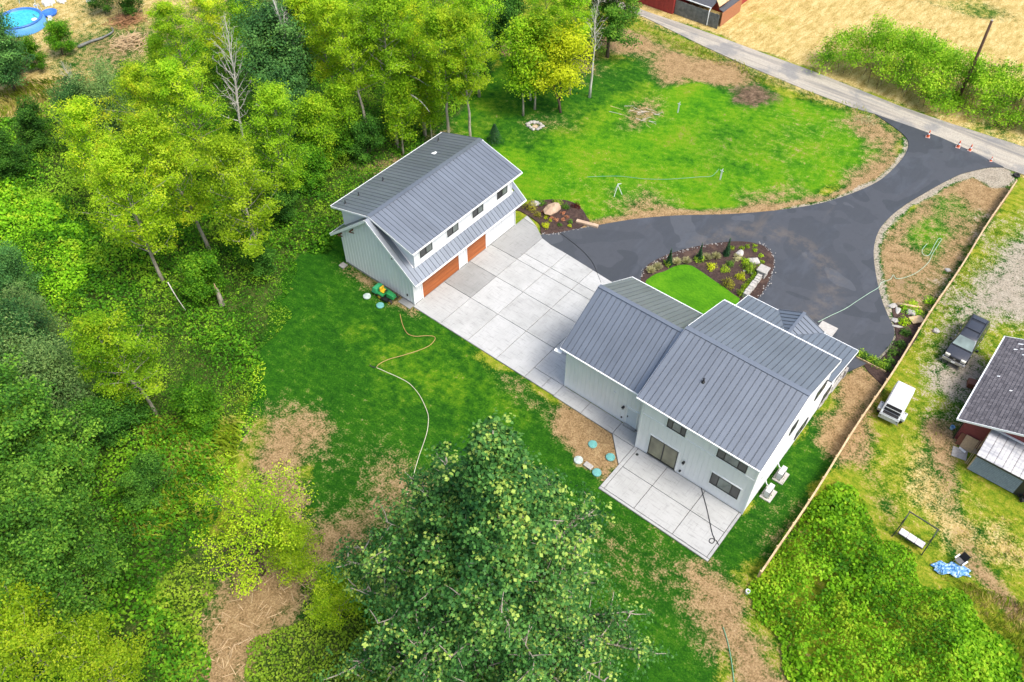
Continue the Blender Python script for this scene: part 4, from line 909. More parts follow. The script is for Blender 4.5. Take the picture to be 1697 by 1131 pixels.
for k, xy, lb, H in [
  ('darkbush', (-90.32, 15.10), 'dark green rounded bush at the top edge above the brush piles', 4.2), ('darkbush', (-94.29, 13.58), 'dark green bush at the top edge left of the rounded one', 4.0),
  ('bush', (-88.94, 3.74), 'bright green bush beside the pool', 3.4), ('bush', (-87.89, 0.30), 'green bush below the pool at the field edge', 3.2), ('bush', (-88.82, -1.82), 'green bush at the left edge below the pool', 3.6),
  ('darkbush', (-47.23, 38.88), 'dark green bush on the dirt bank beside the alders', 5), ('darkbush', (-49.21, 44.24), 'dark green bush at the top of the dirt bank', 5), ('darkbush', (-45.32, 34.35), 'dark green bush at the foot of the dirt bank', 4),
  ('bush', (-69.28, -4.56), 'low green bush left of the willow', 4), ('darkbush', (-71.46, -8.90), 'dark green bush on the left edge above the bramble slope', 4.6), ('darkbush', (-68.44, -13.31), 'lower dark green bush on the left edge above the bramble slope', 4.6),
  ('bush', (-44.75, 10.21), 'green bush behind the rear corner of the garage', 4), ('darkbush', (-43.57, 12.58), 'dark bush behind the garage eave', 4), ('bush', (-43.58, 5.79), 'green bush in the dark gap between clump and garage', 4), ('darkbush', (-42.21, 0.65), 'dark bush under the clump at the lawn corner', 4.5), ('darkbush', (-37.61, -6.23), 'dark bush beside the tall alder trunk', 3.6), ('bush', (-39.09, -11.79), 'green bush between the two bared alder trunks', 4),
  ('darkbush', (-31.52, -24.69), 'dark bush under the lone round alder', 4.6), ('darkbush', (-25.10, -26.95), 'dark bush in the hollow right of the maples', 3.6), ('bush', (-27.26, -20.06), 'green bush right of the lone round alder', 3.6), ('bush', (-1.91, -24.56), 'low lime bush under the cottonwood', 2.4)]:
    tree(k, xy, lb, 'bush', 'bush', H, group='bushes', crown='foliage')
# low limbs and fallen wood
def branch(name, pts, r, mat, label, cat='branch'): return tag(build(name, MB().tube(catmull(pts, 5), [r*(1-.7*i/(5*(len(pts)-1))) for i in range(5*(len(pts)-1)+1)], 6), mat, smooth=True), label, cat)
def P3(xy, z): return (xy[0], xy[1], z)
branch('fallen_branch', [P3((-40.72, -13.52),3), P3((-39.70, -13.72),2), P3((-38.75, -13.78),.9)], .06, BARKW, 'pale branch slanting down from the split alder trunk')
branch('bare_limb', [P3((-42.73, 18.53),8), P3((-40.49, 18.51),8.3), P3((-39.08, 18.93),7.6)], .09, BARKW, 'white bare limb arching among the alders behind the garage, upper one')
branch('bare_limb', [P3((-40.39, 17.34),7), P3((-39.18, 17.56),6.6), P3((-38.20, 17.78),5.6)], .09, BARKW, 'white bare limb among the alders behind the garage, lower one')
branch('bare_limb', [P3((-51.08, 5.53),7), P3((-49.76, 6.28),8), P3((-48.22, 6.70),8), P3((-48.33, 6.27),7.2), P3((-49.17, 5.98),7)], .09, BARKW, 'white bare limb curling into a hook beside the dark tree')
st = thing('broken_stump', 'splintered pale stump standing beside the tall alder trunk', 'stump', P3((-37.76, -10.87), 0)); build('trunk', MB().tube([(0,0,-.1),(.03,0,1.0),(-.05,.02,2.0)], [.28,.22,.16], 9), BARK, st); build('splinter', MB().tube([(-.05,.02,1.9),(-.12,.04,2.6)], [.13,.02], 5), WOOD_P, st)

# ------------------------------------------------------------------ ground cover nobody could count
def thicket(name, poly, dens, hf, ls, mat, label, cat, holes=(), asp=.7, up=1.0, edge=1.6, depth=.5, tmod=None):
    xs_ = [q[0] for q in poly]; ys_ = [q[1] for q in poly]; A = (max(xs_)-min(xs_))*(max(ys_)-min(ys_)); n = int(A*dens)
    x = rng.uniform(min(xs_), max(xs_), n); y = rng.uniform(min(ys_), max(ys_), n)
    d = sd(x, y, poly) + (vnoise(x,y,.5,31)-.5)*2.2; k = d > 0
    for h_ in holes: k &= sd(x, y, h_) < (vnoise(x,y,.7,33)-.5)*1.5
    x, y, d = x[k], y[k], d[k]; hm = hf(x, y)*np.clip(d/edge, .12, 1)
    e = .12; gxx = (hf(x+e,y)-hf(x-e,y))/(2*e); gyy = (hf(x,y+e)-hf(x,y-e))/(2*e)
    kk = (vnoise(x,y,.55,52)*.7+vnoise(x,y,1.4,53)*.5+rng.random(len(x))*.25 > .34); x, y, d, hm, gxx, gyy = x[kk], y[kk], d[kk], hm[kk], gxx[kk], gyy[kk]
    z = hm*(1-depth*rng.random(len(x))**1.6)+rng.normal(size=len(x))*.06
    z = np.maximum(z, .02)
    Nn = np.stack([-gxx*.8, -gyy*.8, np.full(len(x), up)], 1)+rng.normal(size=(len(x),3))*.65
    tt = .42+(vnoise(x,y,1.6,41)-.5)*.5+(vnoise(x,y,.3,43)-.5)*.4+rng.normal(size=len(x))*.16
    if tmod is not None: tt += tmod(x, y)
    me = leaf_mesh(name, np.stack([x,y,z],1), Nn, ls*rng.uniform(.6,1.3,len(x))*(.62+.8*vnoise(x,y,.22,51)), tt, asp, mat=mat)
    o = link(name, me); tag(o, label, cat, kind='stuff'); return o
hum = lambda a, b: (lambda x, y: a+b*(vnoise(x,y,.28,5)*.6+vnoise(x,y,.75,6)*.3+vnoise(x,y,1.9,7)*.18))
thicket('bramble_patch', [(12.84, 2.97), (13.38, 7.46), (15.03, 8.12), (18.27, 5.50), (21.72, 3.50), (24.62, 3.61), (27.64, 1.80), (30.65, -0.64), (25.18, -8.31), (21.03, -9.47), (17.16, -8.33), (14.45, -6.94), (12.58, -5.44), (12.90, -3.45), (12.95, -1.03)], 135, hum(.5,1.9), .25, L_BRAM, 'dense bright green bramble patch at the bottom right', 'brambles', depth=.45, edge=3.2)
UND = [(-103.20, -16.76), (-81.30, -8.67), (-77.17, -0.46), (-77.48, 9.72), (-79.20, 24.14), (-74.41, 44.13), (-57.95, 52.83), (-49.60, 42.24), (-43.25, 30.76), (-41.10, 23.57), (-40.28, 12.61), (-35.87, 4.19), (-36.42, -2.17), (-32.63, -8.13), (-29.20, -13.54), (-26.13, -18.38), (-21.53, -24.61), (-19.60, -26.85), (-19.91, -30.69), (-14.42, -31.18), (-11.02, -32.51), (-6.28, -36.30), (-23.99, -50.85)]
thicket('undergrowth', UND, 72, hum(.05,2.4), .22, L_UNDER, 'leafy undergrowth of brambles and ferns covering the wood floor', 'undergrowth', holes=[[(-45.52, -22.95), (-46.01, -21.50), (-43.39, -20.74), (-42.22, -22.05), (-43.52, -23.56)]], depth=.55)
thicket('bramble_slope', [(-81.60, -22.01), (-71.67, -13.85), (-63.00, -11.98), (-52.29, -13.88), (-46.94, -17.91), (-49.79, -22.22), (-57.72, -32.52)], 95, hum(.4,2.6), .26, L_BRAM, 'bright green bramble slope at the left edge', 'brambles', depth=.5)
thicket('nettle_patch', [(-78.64, 8.77), (-77.68, 16.19), (-70.54, 15.42), (-67.82, 8.89), (-72.79, 3.97)], 80, hum(.5,1.2), .22, L_BRAM, 'bright green nettle patch below the dry field', 'nettles')
thicket('weed_patch', [(-31.32, -14.42), (-29.33, -12.78), (-25.36, -16.97), (-23.05, -20.33), (-21.16, -22.96), (-20.88, -25.37), (-24.67, -23.09), (-28.32, -18.61)], 60, hum(.1,.5), .17, L_BRAM, 'low weeds along the edge of the rear lawn', 'weeds', edge=.8)
thicket('creeping_weeds', [(-18.72, -31.99), (-19.43, -28.53), (-15.57, -28.84), (-14.83, -29.90), (-11.46, -32.88), (-9.37, -31.16), (-11.31, -28.63), (-10.10, -25.47), (-10.31, -22.81), (-7.87, -20.81), (-2.94, -22.28), (0.19, -23.31), (3.34, -26.69), (-9.90, -37.56)], 85, hum(.15,.7), .18, L_LIME, 'lime green weeds over the wood chips at the bottom edge', 'weeds', holes=[[(-13.98, -30.29), (-12.93, -28.34), (-9.37, -31.16), (-10.87, -32.39)]], edge=.8)
thicket('ivy_strip', [(9.96, 0.48), (9.36, 10.00), (9.66, 11.01), (10.16, 10.51), (9.97, 5.71), (10.54, 0.96), (10.46, -0.90)], 40, hum(.05,.25), .13, L_SHRUB, 'small ground plants along the right side of the house', 'ground cover', edge=.4)
# tall grass
def grass(name, poly, dens, h, mat, label, cat='tall grass', w=.14, tilt=.5):
    xs_ = [q[0] for q in poly]; ys_ = [q[1] for q in poly]; n = int((max(xs_)-min(xs_))*(max(ys_)-min(ys_))*dens)
    x = rng.uniform(min(xs_), max(xs_), n); y = rng.uniform(min(ys_), max(ys_), n); k = sd(x, y, poly)+(vnoise(x,y,.5,77)-.5)*2 > 0
    k &= vnoise(x,y,.45,78)+rng.random(n)*.5 > .42
    x, y = x[k], y[k]; m = len(x); wd = vnoise(x,y,.15,80)*6.28
    D = np.stack([np.cos(wd)*tilt, np.sin(wd)*tilt, np.ones(m)], 1)+rng.normal(size=(m,3))*.35; L = h*rng.uniform(.5,1.3,m)*(.6+.8*vnoise(x,y,.3,81))
    Nn = np.cross(unit(D), rng.normal(size=(m,3))); z = L*.38
    return tag(link(name, leaf_mesh(name, np.stack([x,y,z],1), Nn, L, .45+(vnoise(x,y,.6,82)-.5)*.7+rng.normal(size=m)*.15, w, .05, mat, D=unit(D))), label, cat, kind='stuff')
grass('tall_grass', [(21.20, 4.84), (24.65, 5.91), (27.85, 5.71), (31.76, 3.16), (29.49, 0.76), (26.75, 2.11), (24.31, 3.35), (22.05, 3.77)], 60, .75, L_GRASS, 'yellow-green tall grass between the bramble patch and the blue tarp')
grass('dry_field_grass', [(-85.69, -10.70), (-87.31, -5.43), (-83.10, 2.39), (-77.32, 4.50), (-77.19, 0.35), (-79.10, -8.41)], 26, .8, L_GRASS, 'golden tall grass below the pool at the upper left')
grass('reed_grass', [(-31.46, -22.76), (-25.83, -18.13), (-21.65, -22.01), (-21.22, -25.65), (-21.08, -29.89), (-24.81, -29.88), (-28.26, -26.04)], 42, .85, L_GRASS, 'long green and straw grass among the undergrowth, left of the bare dirt')
grass('verge_grass', [(-41.77, 54.88), (-36.20, 57.35), (-26.74, 56.09), (-20.48, 55.63), (-12.83, 54.89), (-4.99, 55.91), (-5.86, 54.56), (-12.80, 53.25), (-20.58, 54.29), (-26.57, 54.33), (-35.53, 54.19)], 26, .45, L_GRASS, 'straw and green grass along the verge of the gravel road')
grass('yard_grass', [(12.72, 10.51), (12.85, 18.45), (17.73, 17.64), (20.55, 11.30), (24.18, 7.29), (27.72, 6.15), (25.65, 12.85), (23.18, 12.79), (18.59, 15.33)], 12, .28, L_GRASS, 'rough grass in the neighbouring yard', w=.2)
grass('fence_grass', [(12.99, 21.97), (12.72, 31.09), (13.02, 39.76), (13.03, 50.48), (14.16, 50.15), (14.42, 32.49), (15.38, 23.94), (14.80, 20.05)], 14, .3, L_GRASS, 'rough grass growing along the outer side of the fence', w=.2)
# the hedge beyond the road: arching shoots with leaves
def hedge():
    poly = [(-13.76, 60.04), (-14.57, 62.14), (-13.72, 66.13), (-8.83, 69.19), (-2.91, 69.36), (3.06, 69.17), (11.04, 71.15), (15.96, 63.71), (6.50, 62.68), (1.80, 60.38), (-3.99, 60.48), (-10.38, 61.23)]
    t = thing('hedgerow', 'long bushy green hedge on the far side of the gravel road', 'hedge', P3((-1.98, 64.66), 0)); c = Vector(t.location)
    P = []; N_ = []; Z = []; T = []; mb = MB(); g = np.random.default_rng(5); done = 0; ax = np.array(poly); c3 = np.array(c)
    while done < 330:
        x, y = g.uniform(ax[:,0].min(), ax[:,0].max()), g.uniform(ax[:,1].min(), ax[:,1].max()); dd = float(sd(np.array([x]), np.array([y]), poly)[0])
        if dd < .1: continue
        done += 1; top = 1.1+min(dd, 2.8)*1.35+float(vnoise(np.array([x]), np.array([y]), .3, 61)[0])*1.4; h = top*g.uniform(.45, 1.)
        if 1.0 < x < 2.9 and 60.5 < y < 64.6: h = min(h, .9)
        nl = 190; rr = g.uniform(.45,.85); off = np.clip(g.normal(size=(nl,3)), -1.8, 1.8)*np.array([rr,rr,rr*.6]); pp = np.array([x,y,h])+off; pp[:,2] = np.maximum(pp[:,2], .05)
        P.append(pp-c3); N_.append(np.array([0,0,.75])+off*.4+g.normal(size=(nl,3))*.55); Z.append(.22*g.uniform(.6,1.3,nl)); T.append(.45+g.normal()*.2+g.normal(size=nl)*.15)
        if done % 3 == 0:
            a_ = g.random()*6.28; tip = np.array([x+math.cos(a_)*g.uniform(.3,1.), y+math.sin(a_)*g.uniform(.3,1.), h+g.uniform(.5,1.1)]); b0 = np.array([x,y,.05]); mb.tube([b0-c3, (b0+tip)/2-c3+np.array([0,0,.2]), tip-c3], [.03,.025,.012], 4, False)
            f = g.random(46); q = np.array([x,y,h])*(1-f)[:,None]+tip*f[:,None]+g.normal(size=(46,3))*.12; P.append(q-c3); N_.append(np.array([0,0,.7])+g.normal(size=(46,3))*.6); Z.append(.2*g.uniform(.6,1.3,46)); T.append(.6+g.normal(size=46)*.15)
    link('foliage', leaf_mesh('foliage', np.concatenate(P), np.concatenate(N_), np.concatenate(Z), np.concatenate(T), .6, mat=L_HEDGE), None, t); build('stems', mb, BARKD, t)['kind'] = 'stuff'
hedge()
# wood chips and sticks on the bare ground
def debris(name, poly, n, label, mat=WOOD_P, L=(.15,.9), th=.04):
    mb = MB(); ax = np.array(poly); k = 0
    while k < n:
        x, y = rng.uniform(ax[:,0].min(), ax[:,0].max()), rng.uniform(ax[:,1].min(), ax[:,1].max())
        if not inside(np.array([x]), np.array([y]), poly)[0]: continue
        k += 1; a = rng.random()*6.28; l = rng.uniform(*L)*.5; z = rng.uniform(.02,.12); w = rng.uniform(.4,1.3)*th
        mb.bar((x-math.cos(a)*l, y-math.sin(a)*l, z+rng.uniform(-.03,.06)), (x+math.cos(a)*l, y+math.sin(a)*l, z), w, w*.7)
    return tag(build(name, mb, mat), label, 'debris', kind='stuff')
debris('wood_chips', [(-15.33, -29.77), (-14.95, -25.15), (-12.02, -21.54), (-10.15, -22.68), (-10.10, -25.47), (-11.31, -28.63), (-9.37, -31.16), (-11.46, -32.88)], 110, 'splintered wood and sticks over the bare ground at the bottom left')
debris('twig_litter', [(-26.31, -17.75), (-24.14, -15.18), (-21.36, -14.07), (-18.52, -18.74), (-17.06, -22.88), (-21.23, -22.34)], 26, 'twigs strewn on the bare dirt left of the rear lawn', L=(.1,.45), th=.025)
debris('straw_litter', [(9.81, -6.58), (12.30, -5.11), (17.64, -8.44), (15.74, -10.54), (12.99, -9.20)], 30, 'straw and twigs on the bare dirt at the bottom right', L=(.1,.4), th=.02)

# ------------------------------------------------------------------ planting beds
BED1 = [(-25.61, 16.48), (-25.32, 17.97), (-24.56, 19.22), (-23.67, 20.20), (-22.70, 20.87), (-21.44, 21.15), (-20.24, 20.77), (-19.24, 20.12), (-18.67, 19.74), (-18.96, 18.20), (-19.72, 16.92), (-20.41, 15.95), (-21.28, 15.23), (-21.97, 15.96), (-22.74, 16.40), (-25.01, 16.61)]
def bed(name, poly, z1, mat): o = bevel(build(name, MB().prism(poly, -.06, z1), mat), .05, 2); o['kind'] = 'structure'; return o
bed('planting_bed', catmull(BED1, 3, True), .07, MULCH)
isl = catmull(ISL, 4)
bed('island_bed', isl + [(-7.85, 12.2), (-7.85, 10.2), (-.1, 10.2), (-.1, 15.1)], .085, MULCH)
LAWN2 = catmull([(-9.63, 16.23), (-9.42, 17.45), (-8.95, 18.35), (-8.62, 19.47), (-8.12, 20.20), (-7.42, 20.60), (-6.46, 20.55), (-4.90, 20.26), (-3.41, 20.02), (-2.47, 19.78), (-1.67, 19.67)], 4) + [(-.35,14.9), (-.1,14.6), (-.1,10.25), (-7.8,10.25), (-7.8,11.9)]
def lawnmat():
    t = NT('island_turf'); co = t.pos(); n1 = t.noise(co, .5, 4); n2 = t.noise(t.pos((1,2.5,1), (0,0,.6)), 4, 6, .75); n3 = t.noise(co, 24, 3, .8)
    c = t.ramp(t.math('ADD', t.math('MULTIPLY', n1, .4), t.math('MULTIPLY', n2, .6)), [(.35, (.03,.13,.005)), (.5, (.07,.23,.006)), (.65, (.13,.31,.01))])
    t.set(t.mix(t.mapr(n3, .35, .7, 0, .45), c, (.03,.12,.005)), .95, 0, .1); t.bump(n2, .8, .06); return t.m
o = bed('island_lawn', LAWN2, .115, lawnmat())
bed('fence_bed', [(9.59, 27.33), (9.89, 28.27), (12.30, 27.82), (12.72, 25.34), (12.58, 18.23), (11.09, 18.86), (9.51, 20.00), (11.17, 20.66), (11.40, 22.44), (11.29, 24.17)], .04, MULCH)

def mound(name, xy, r, h, mat, n, ls, label, cat='shrub', group='bed plants', up=.6, asp=.6, z0=.08, blade=False, col=False):
    g = np.random.default_rng(int(abs(xy[0]*100+xy[1]*37)) % 99999)
    if blade:
        a = g.random(n)*6.28; el = g.uniform(.35, 1.2, n); D = np.stack([np.cos(a)*np.cos(el), np.sin(a)*np.cos(el), np.sin(el)], 1)
        P = D*(r*.55)*g.uniform(.5,1,(n,1)); P[:,2] = P[:,2]*h/r+.03; N_ = np.cross(D, g.normal(size=(n,3))); me = leaf_mesh(name, P, N_, r*1.1*g.uniform(.7,1.2,n), .5+g.normal(size=n)*.2, .09, .02, mat, D=D)
    else:
        d = unit(g.normal(size=(n,3))); d[:,2] = np.abs(d[:,2]); rr = g.random(n)**.3
        lob = 1+.22*np.sin(np.arctan2(d[:,1], d[:,0])*3+g.random()*6)+.12*g.normal(size=n)
        P = d*(rr*lob)[:,None]*np.array([r, r, h]); P[:,2] += .04
        if col: P[:,0:2] *= (1-.75*np.clip(P[:,2:3]/h, 0, 1))
        me = leaf_mesh(name, P, d*.8+np.array([0,0,up])+g.normal(size=(n,3))*.5, ls*g.uniform(.6,1.3,n), .45+g.normal(size=n)*.2, asp, mat=mat)
    t = thing(name, label, cat, (xy[0], xy[1], z0), 0, group); link('foliage', me, None, t)
    build('stem', MB().tube([(0,0,-.05),(0,0,h*.5)], [.03,.015], 5), BARKD, t); return t
I5 = 'island plants'; B1 = 'plants in the bed by the garage'; B3 = 'shrubs along the fence'
for xy, lb in (((-9.14, 19.36), 'leftmost of three columnar dark evergreens on the island'), ((-7.24, 21.70), 'middle one of three columnar dark evergreens on the island'), ((-5.59, 24.03), 'rightmost of three columnar dark evergreens on the island')):
    mound('columnar_evergreen', xy, .36, 1.7, L_CON, 900, .13, lb, 'evergreen', I5, col=True)
for i, (x, y, r, h, m, nl, ls, nm, lb) in enumerate([
  (325,318,.42,.5,L_LIME,220,.14,'lime_shrub','lime shrub at the foot of the leftmost columnar evergreen'), (690,262,.55,.6,L_LIME,280,.14,'lime_shrub','lime shrub at the foot of the middle columnar evergreen'),
  (835,352,.5,.5,L_YELLOW,260,.13,'yellow_shrub','yellow shrub nearest the tip of the island lawn'), (1180,470,.48,.5,L_YELLOW,260,.13,'yellow_shrub','yellow shrub beside the boxwood row on the island'),
  (1030,555,.68,.7,L_OLIVE,420,.13,'olive_shrub','large golden-olive shrub at the bottom of the island bed'), (1060,318,.42,.45,L_SHRUB,260,.11,'round_shrub','round dark green shrub in the middle of the island bed'), (993,388,.48,.48,L_GOLD,280,.11,'round_shrub','round yellow-green shrub in the middle of the island bed'),
  (1275,375,.72,.65,L_LIME,380,.17,'lime_shrub','largest lime shrub on the island, ringed by white stones'), (1235,298,.42,.45,L_GOLD,220,.14,'pale_shrub','pale yellow shrub just above the largest lime shrub'), (1140,250,.45,.4,L_PALE,220,.14,'pale_shrub','pale yellow shrub below the upper white boulder'),
  (1385,432,.42,.55,L_LIME,260,.12,'boxwood','boxwood nearest the stone pillar'), (1345,478,.46,.55,L_GOLD,280,.12,'boxwood','second boxwood from the stone pillar'), (1300,535,.46,.55,L_LIME,280,.12,'boxwood','third boxwood from the stone pillar'), (1240,595,.46,.55,L_GOLD,280,.12,'boxwood','fourth boxwood from the stone pillar'), (1185,668,.46,.6,L_LIME,280,.12,'boxwood','boxwood nearest the porch roof')]):
    mound(nm, (lambda q: q)([(-9.22, 19.30), (-7.27, 21.76), (-5.81, 21.58), (-2.98, 22.13), (-3.42, 20.52), (-4.61, 23.09), (-4.61, 22.02), (-2.93, 23.60), (-3.62, 24.21), (-4.51, 24.22), (-1.92, 23.57), (-1.92, 22.89), (-1.87, 22.08), (-1.91, 21.18), (-1.85, 20.18)][i]), r, h, m, nl, ls, lb, 'shrub', I5)
for xy, lb in (((-9.92, 17.48), 'lowest pale grass clump at the left point of the island'), ((-9.69, 18.31), 'pale grass clump next to the lowest one on the island'), ((-8.68, 20.03), 'pale grass clump right of the leftmost evergreen'), ((-8.03, 20.74), 'wide pale grass clump above the tip of the island lawn'), ((-6.78, 22.43), 'pale grass clump right of the middle evergreen'), ((-6.20, 23.11), 'pale grass clump left of the rightmost evergreen')):
    mound('grass_clump', xy, .62, .5, L_PALE, 260, .1, lb, 'ornamental grass', I5, blade=True)
for xy in ((-5.61, 25.20), (-4.93, 25.82), (-4.58, 26.36), (-4.10, 26.92), (-3.74, 26.34), (-2.91, 26.00), (-2.44, 25.30), (-2.28, 24.74)):
    mound('seedling', xy, .28, .2, L_GOLD, 70, .12, 'small yellow-green seedling along the far rim of the island', 'seedling', 'seedlings on the island rim')
for i, (r, h, m, nl, ls, nm, lb) in enumerate([
  (.75,.8,L_OLIVE,420,.13,'olive_shrub','olive-yellow feathery shrub at the garage corner'), (.42,.4,L_SHRUB,160,.16,'green_shrub','green leafy plant between the pale stone and the big tan boulder'), (.55,.45,L_LIME,240,.16,'lime_shrub','lime leafy plant behind the big tan boulder'), (.42,.4,L_SHRUB,160,.16,'green_shrub','green leafy plant right of the big tan boulder'),
  (.42,.4,L_YELLOW,300,.1,'yellow_mound','yellow flower mound by the concrete edge'), (.42,.4,L_OLIVE,160,.13,'olive_shrub','small olive shrub beside the concrete curve'), (.5,.35,L_RED,200,.14,'red_shrub','dark red low shrub at the right of the garage bed'), (.3,.3,L_SHRUB,120,.12,'green_shrub','small dark green plant at the lower right of the garage bed'), (.25,.22,L_SHRUB,80,.12,'green_shrub','tiny green plant above the stone edging of the garage bed')]):
    mound(nm, [(-24.51, 17.58), (-24.04, 18.86), (-22.85, 19.88), (-21.81, 19.91), (-21.59, 16.32), (-23.23, 17.12), (-21.08, 20.74), (-20.07, 18.36), (-20.62, 17.34)][i], r, h, m, nl, ls, lb, 'shrub', B1)
for xy in ((-22.52, 17.66), (-22.30, 17.29), (-21.74, 17.27), (-19.74, 17.87)):
    mound('yellow_flower', xy, .22, .2, L_YELLOW, 70, .1, 'small yellow flower clump below the big tan boulder', 'flower', 'yellow flowers')
for xy in ((-23.10, 17.93), (-21.86, 17.65), (-21.43, 18.98), (-21.33, 17.72), (-20.83, 18.19), (-20.81, 18.77)):
    mound('orange_flower', xy, .24, .2, L_ORANGE, 80, .1, 'small orange flower clump around the big tan boulder', 'flower', 'orange flowers')
for i, (r, h, m, lb) in enumerate([(.55,.55,L_GOLD,'yellow-green shrub nearest the white rocks by the fence'), (.5,.55,L_SHRUB,'second shrub from the white rocks by the fence'), (.5,.5,L_SHRUB,'third shrub from the white rocks by the fence'), (.66,.65,L_SHRUB,'largest shrub in the row by the fence'), (.5,.55,L_SHRUB,'shrub in the corner of fence and board edging'),
  (.5,.5,L_LIME,'shrub at the corner of the porch roof in the board edging row'), (.52,.5,L_SHRUB,'second shrub of the board edging row from the porch'), (.5,.5,L_LIME,'third shrub of the board edging row from the porch'), (.5,.5,L_SHRUB,'fourth shrub of the board edging row from the porch'), (.55,.55,L_LIME,'fifth shrub of the board edging row from the porch'), (.45,.45,L_SHRUB,'last shrub of the board edging row, by the fence')]):
    mound('fence_shrub', [(11.10, 26.27), (11.69, 25.09), (11.90, 23.45), (11.77, 22.26), (11.91, 21.01), (9.72, 20.24), (10.14, 20.24), (10.76, 20.23), (11.13, 20.16), (11.61, 20.20), (12.06, 20.28)][i], r, h, m, 260, .14, lb, 'shrub', B3, z0=.03)
for xy, lb in (((10.54, 27.95), 'green fern beside the log near the white rocks'), ((10.77, 28.97), 'green weed clump above the log near the white rocks'), ((11.56, 28.28), 'green weed clump below the log near the fence'), ((11.84, 30.39), 'green weed clump against the fence above the log')):
    mound('weed_clump', xy, .6, .4, L_BRAM, 160, .17, lb, 'weeds', 'weed clumps on the bare strip', z0=0)

def rock(name, xy, s, mat, label, cat='rock', group=None, z=.0, seed=0, flat=.65):
    g = np.random.default_rng(seed+int(abs(xy[0]*91+xy[1]*57)) % 9999); mb = MB(); k = 10; rings = [(.0,.55),(.25,.95),(.55,1.),(.8,.75),(1.,.25)]
    jit = 1+g.normal(size=k)*.14
    for h, r_ in rings:
        for j in range(k): a = 6.283*j/k; q = r_*jit[j]*(1+g.normal()*.07); mb.v.append((math.cos(a)*q*s[0], math.sin(a)*q*s[1], h*s[2]*(1+g.normal()*.06)-.05))
    for i in range(4):
        for j in range(k): a = i*k+j; b = i*k+(j+1) % k; mb.f.append((a,b,b+k,a+k))
    mb.f.append(tuple(4*k+j for j in range(k)))
    return tag(build(name, mb, mat, None, (xy[0], xy[1], z), float(g.random()*6.28), smooth=False), label, cat, group)
rock('boulder', (-22.49, 18.66), (.92,.78,.85), STONE_T, 'big flat-topped tan boulder in the bed by the garage', 'boulder', z=.05)
rock('boulder', (-24.58, 18.28), (.55,.4,.5), STONE_W, 'pale stone beside the olive shrub at the garage corner', 'boulder', z=.05)
rock('boulder', (-4.62, 24.94), (.45,.36,.42), STONE_W, 'upper pale boulder on the island', 'boulder', z=.07)
rock('boulder', (-3.05, 24.83), (.6,.42,.46), STONE_W, 'lower and larger pale boulder on the island', 'boulder', z=.07)
for xy in ((-3.14, 23.17), (-2.54, 23.72), (-2.43, 23.30)): rock('white_stone', xy, (.15,.13,.16), STONE_W, 'small white stone at the foot of the largest lime shrub', 'stone', 'small white stones', z=.08)
tag(bevel(build('stone_block', MB().box(-1.15,1.15,-.2,.2,0,.25), STONE_T, None, P3((-18.60, 19.23), .02), .30), .04), 'long tan stone block edging the asphalt at the garage bed', 'stone')
# dry stone wall with pillar on the island
a = Vector(P3((-1.61, 23.71), 0)); b = Vector(P3((-1.42, 20.21), 0)); L = (b-a).length; dv = (b-a).normalized()
sw = thing('stone_wall', 'low pale stacked stone wall with a square pillar on the island', 'wall', a, math.atan2(dv.y, dv.x))
g = np.random.default_rng(3); x = .55
while x < L:
    w = g.uniform(.32,.55)
    for zc in (0, .22, .44): bevel(build('stone', MB().box(x+g.uniform(0,.05), x+w-.02, -.2-g.random()*.05, .2+g.random()*.05, zc+.02, zc+.21), STONE_W, sw), .03, 1)
    x += w
pl = bevel(build('pillar', MB().box(-.4,.42,-.4,.4,0,.78), STONE_W, sw), .05); bevel(build('cap', MB().box(-.5,.52,-.5,.5,.785,.92), STONE_W, pl), .04)
# loose pale gravel along the rims of the beds
def edging(name, line, label, w=.11, n=9):
    pts = catmull(line, 8); g = np.random.default_rng(len(line)*7); mb = MB()
    for i in range(len(pts)-1):
        for k in range(max(1, int(math.dist(pts[i], pts[i+1])*n))):
            f = g.random(); x = pts[i][0]*(1-f)+pts[i+1][0]*f+g.normal()*w; y = pts[i][1]*(1-f)+pts[i+1][1]*f+g.normal()*w; q = g.uniform(.02,.065)
            mb.hexa([(x+sx*q*g.uniform(.6,1.1), y+sy*q*g.uniform(.6,1.1), z) for z in (.0,.06+q*.9) for sx, sy in ((-1,-1),(1,-1),(1,1),(-1,1))])
    tag(build(name, mb, STONE_G), label, 'gravel', kind='stuff')
edging('gravel_edging', [(-21.23, 15.16), (-20.35, 15.88), (-19.67, 16.85), (-18.90, 18.12), (-18.33, 19.07)], 'pale gravel between the garage bed and the asphalt')
edging('gravel_edging', [(-4.10, 27.51), (-3.12, 27.51), (-2.09, 26.91), (-1.36, 25.75), (-0.98, 24.78), (-0.66, 23.57), (-0.47, 22.28), (-0.41, 21.00)], 'pale gravel on the right rim of the island')
edging('gravel_edging', [(-10.12, 16.21), (-10.58, 17.32), (-10.47, 18.49), (-9.99, 19.87), (-8.51, 22.97), (-6.60, 25.45)], 'pale gravel on the left rim of the island')
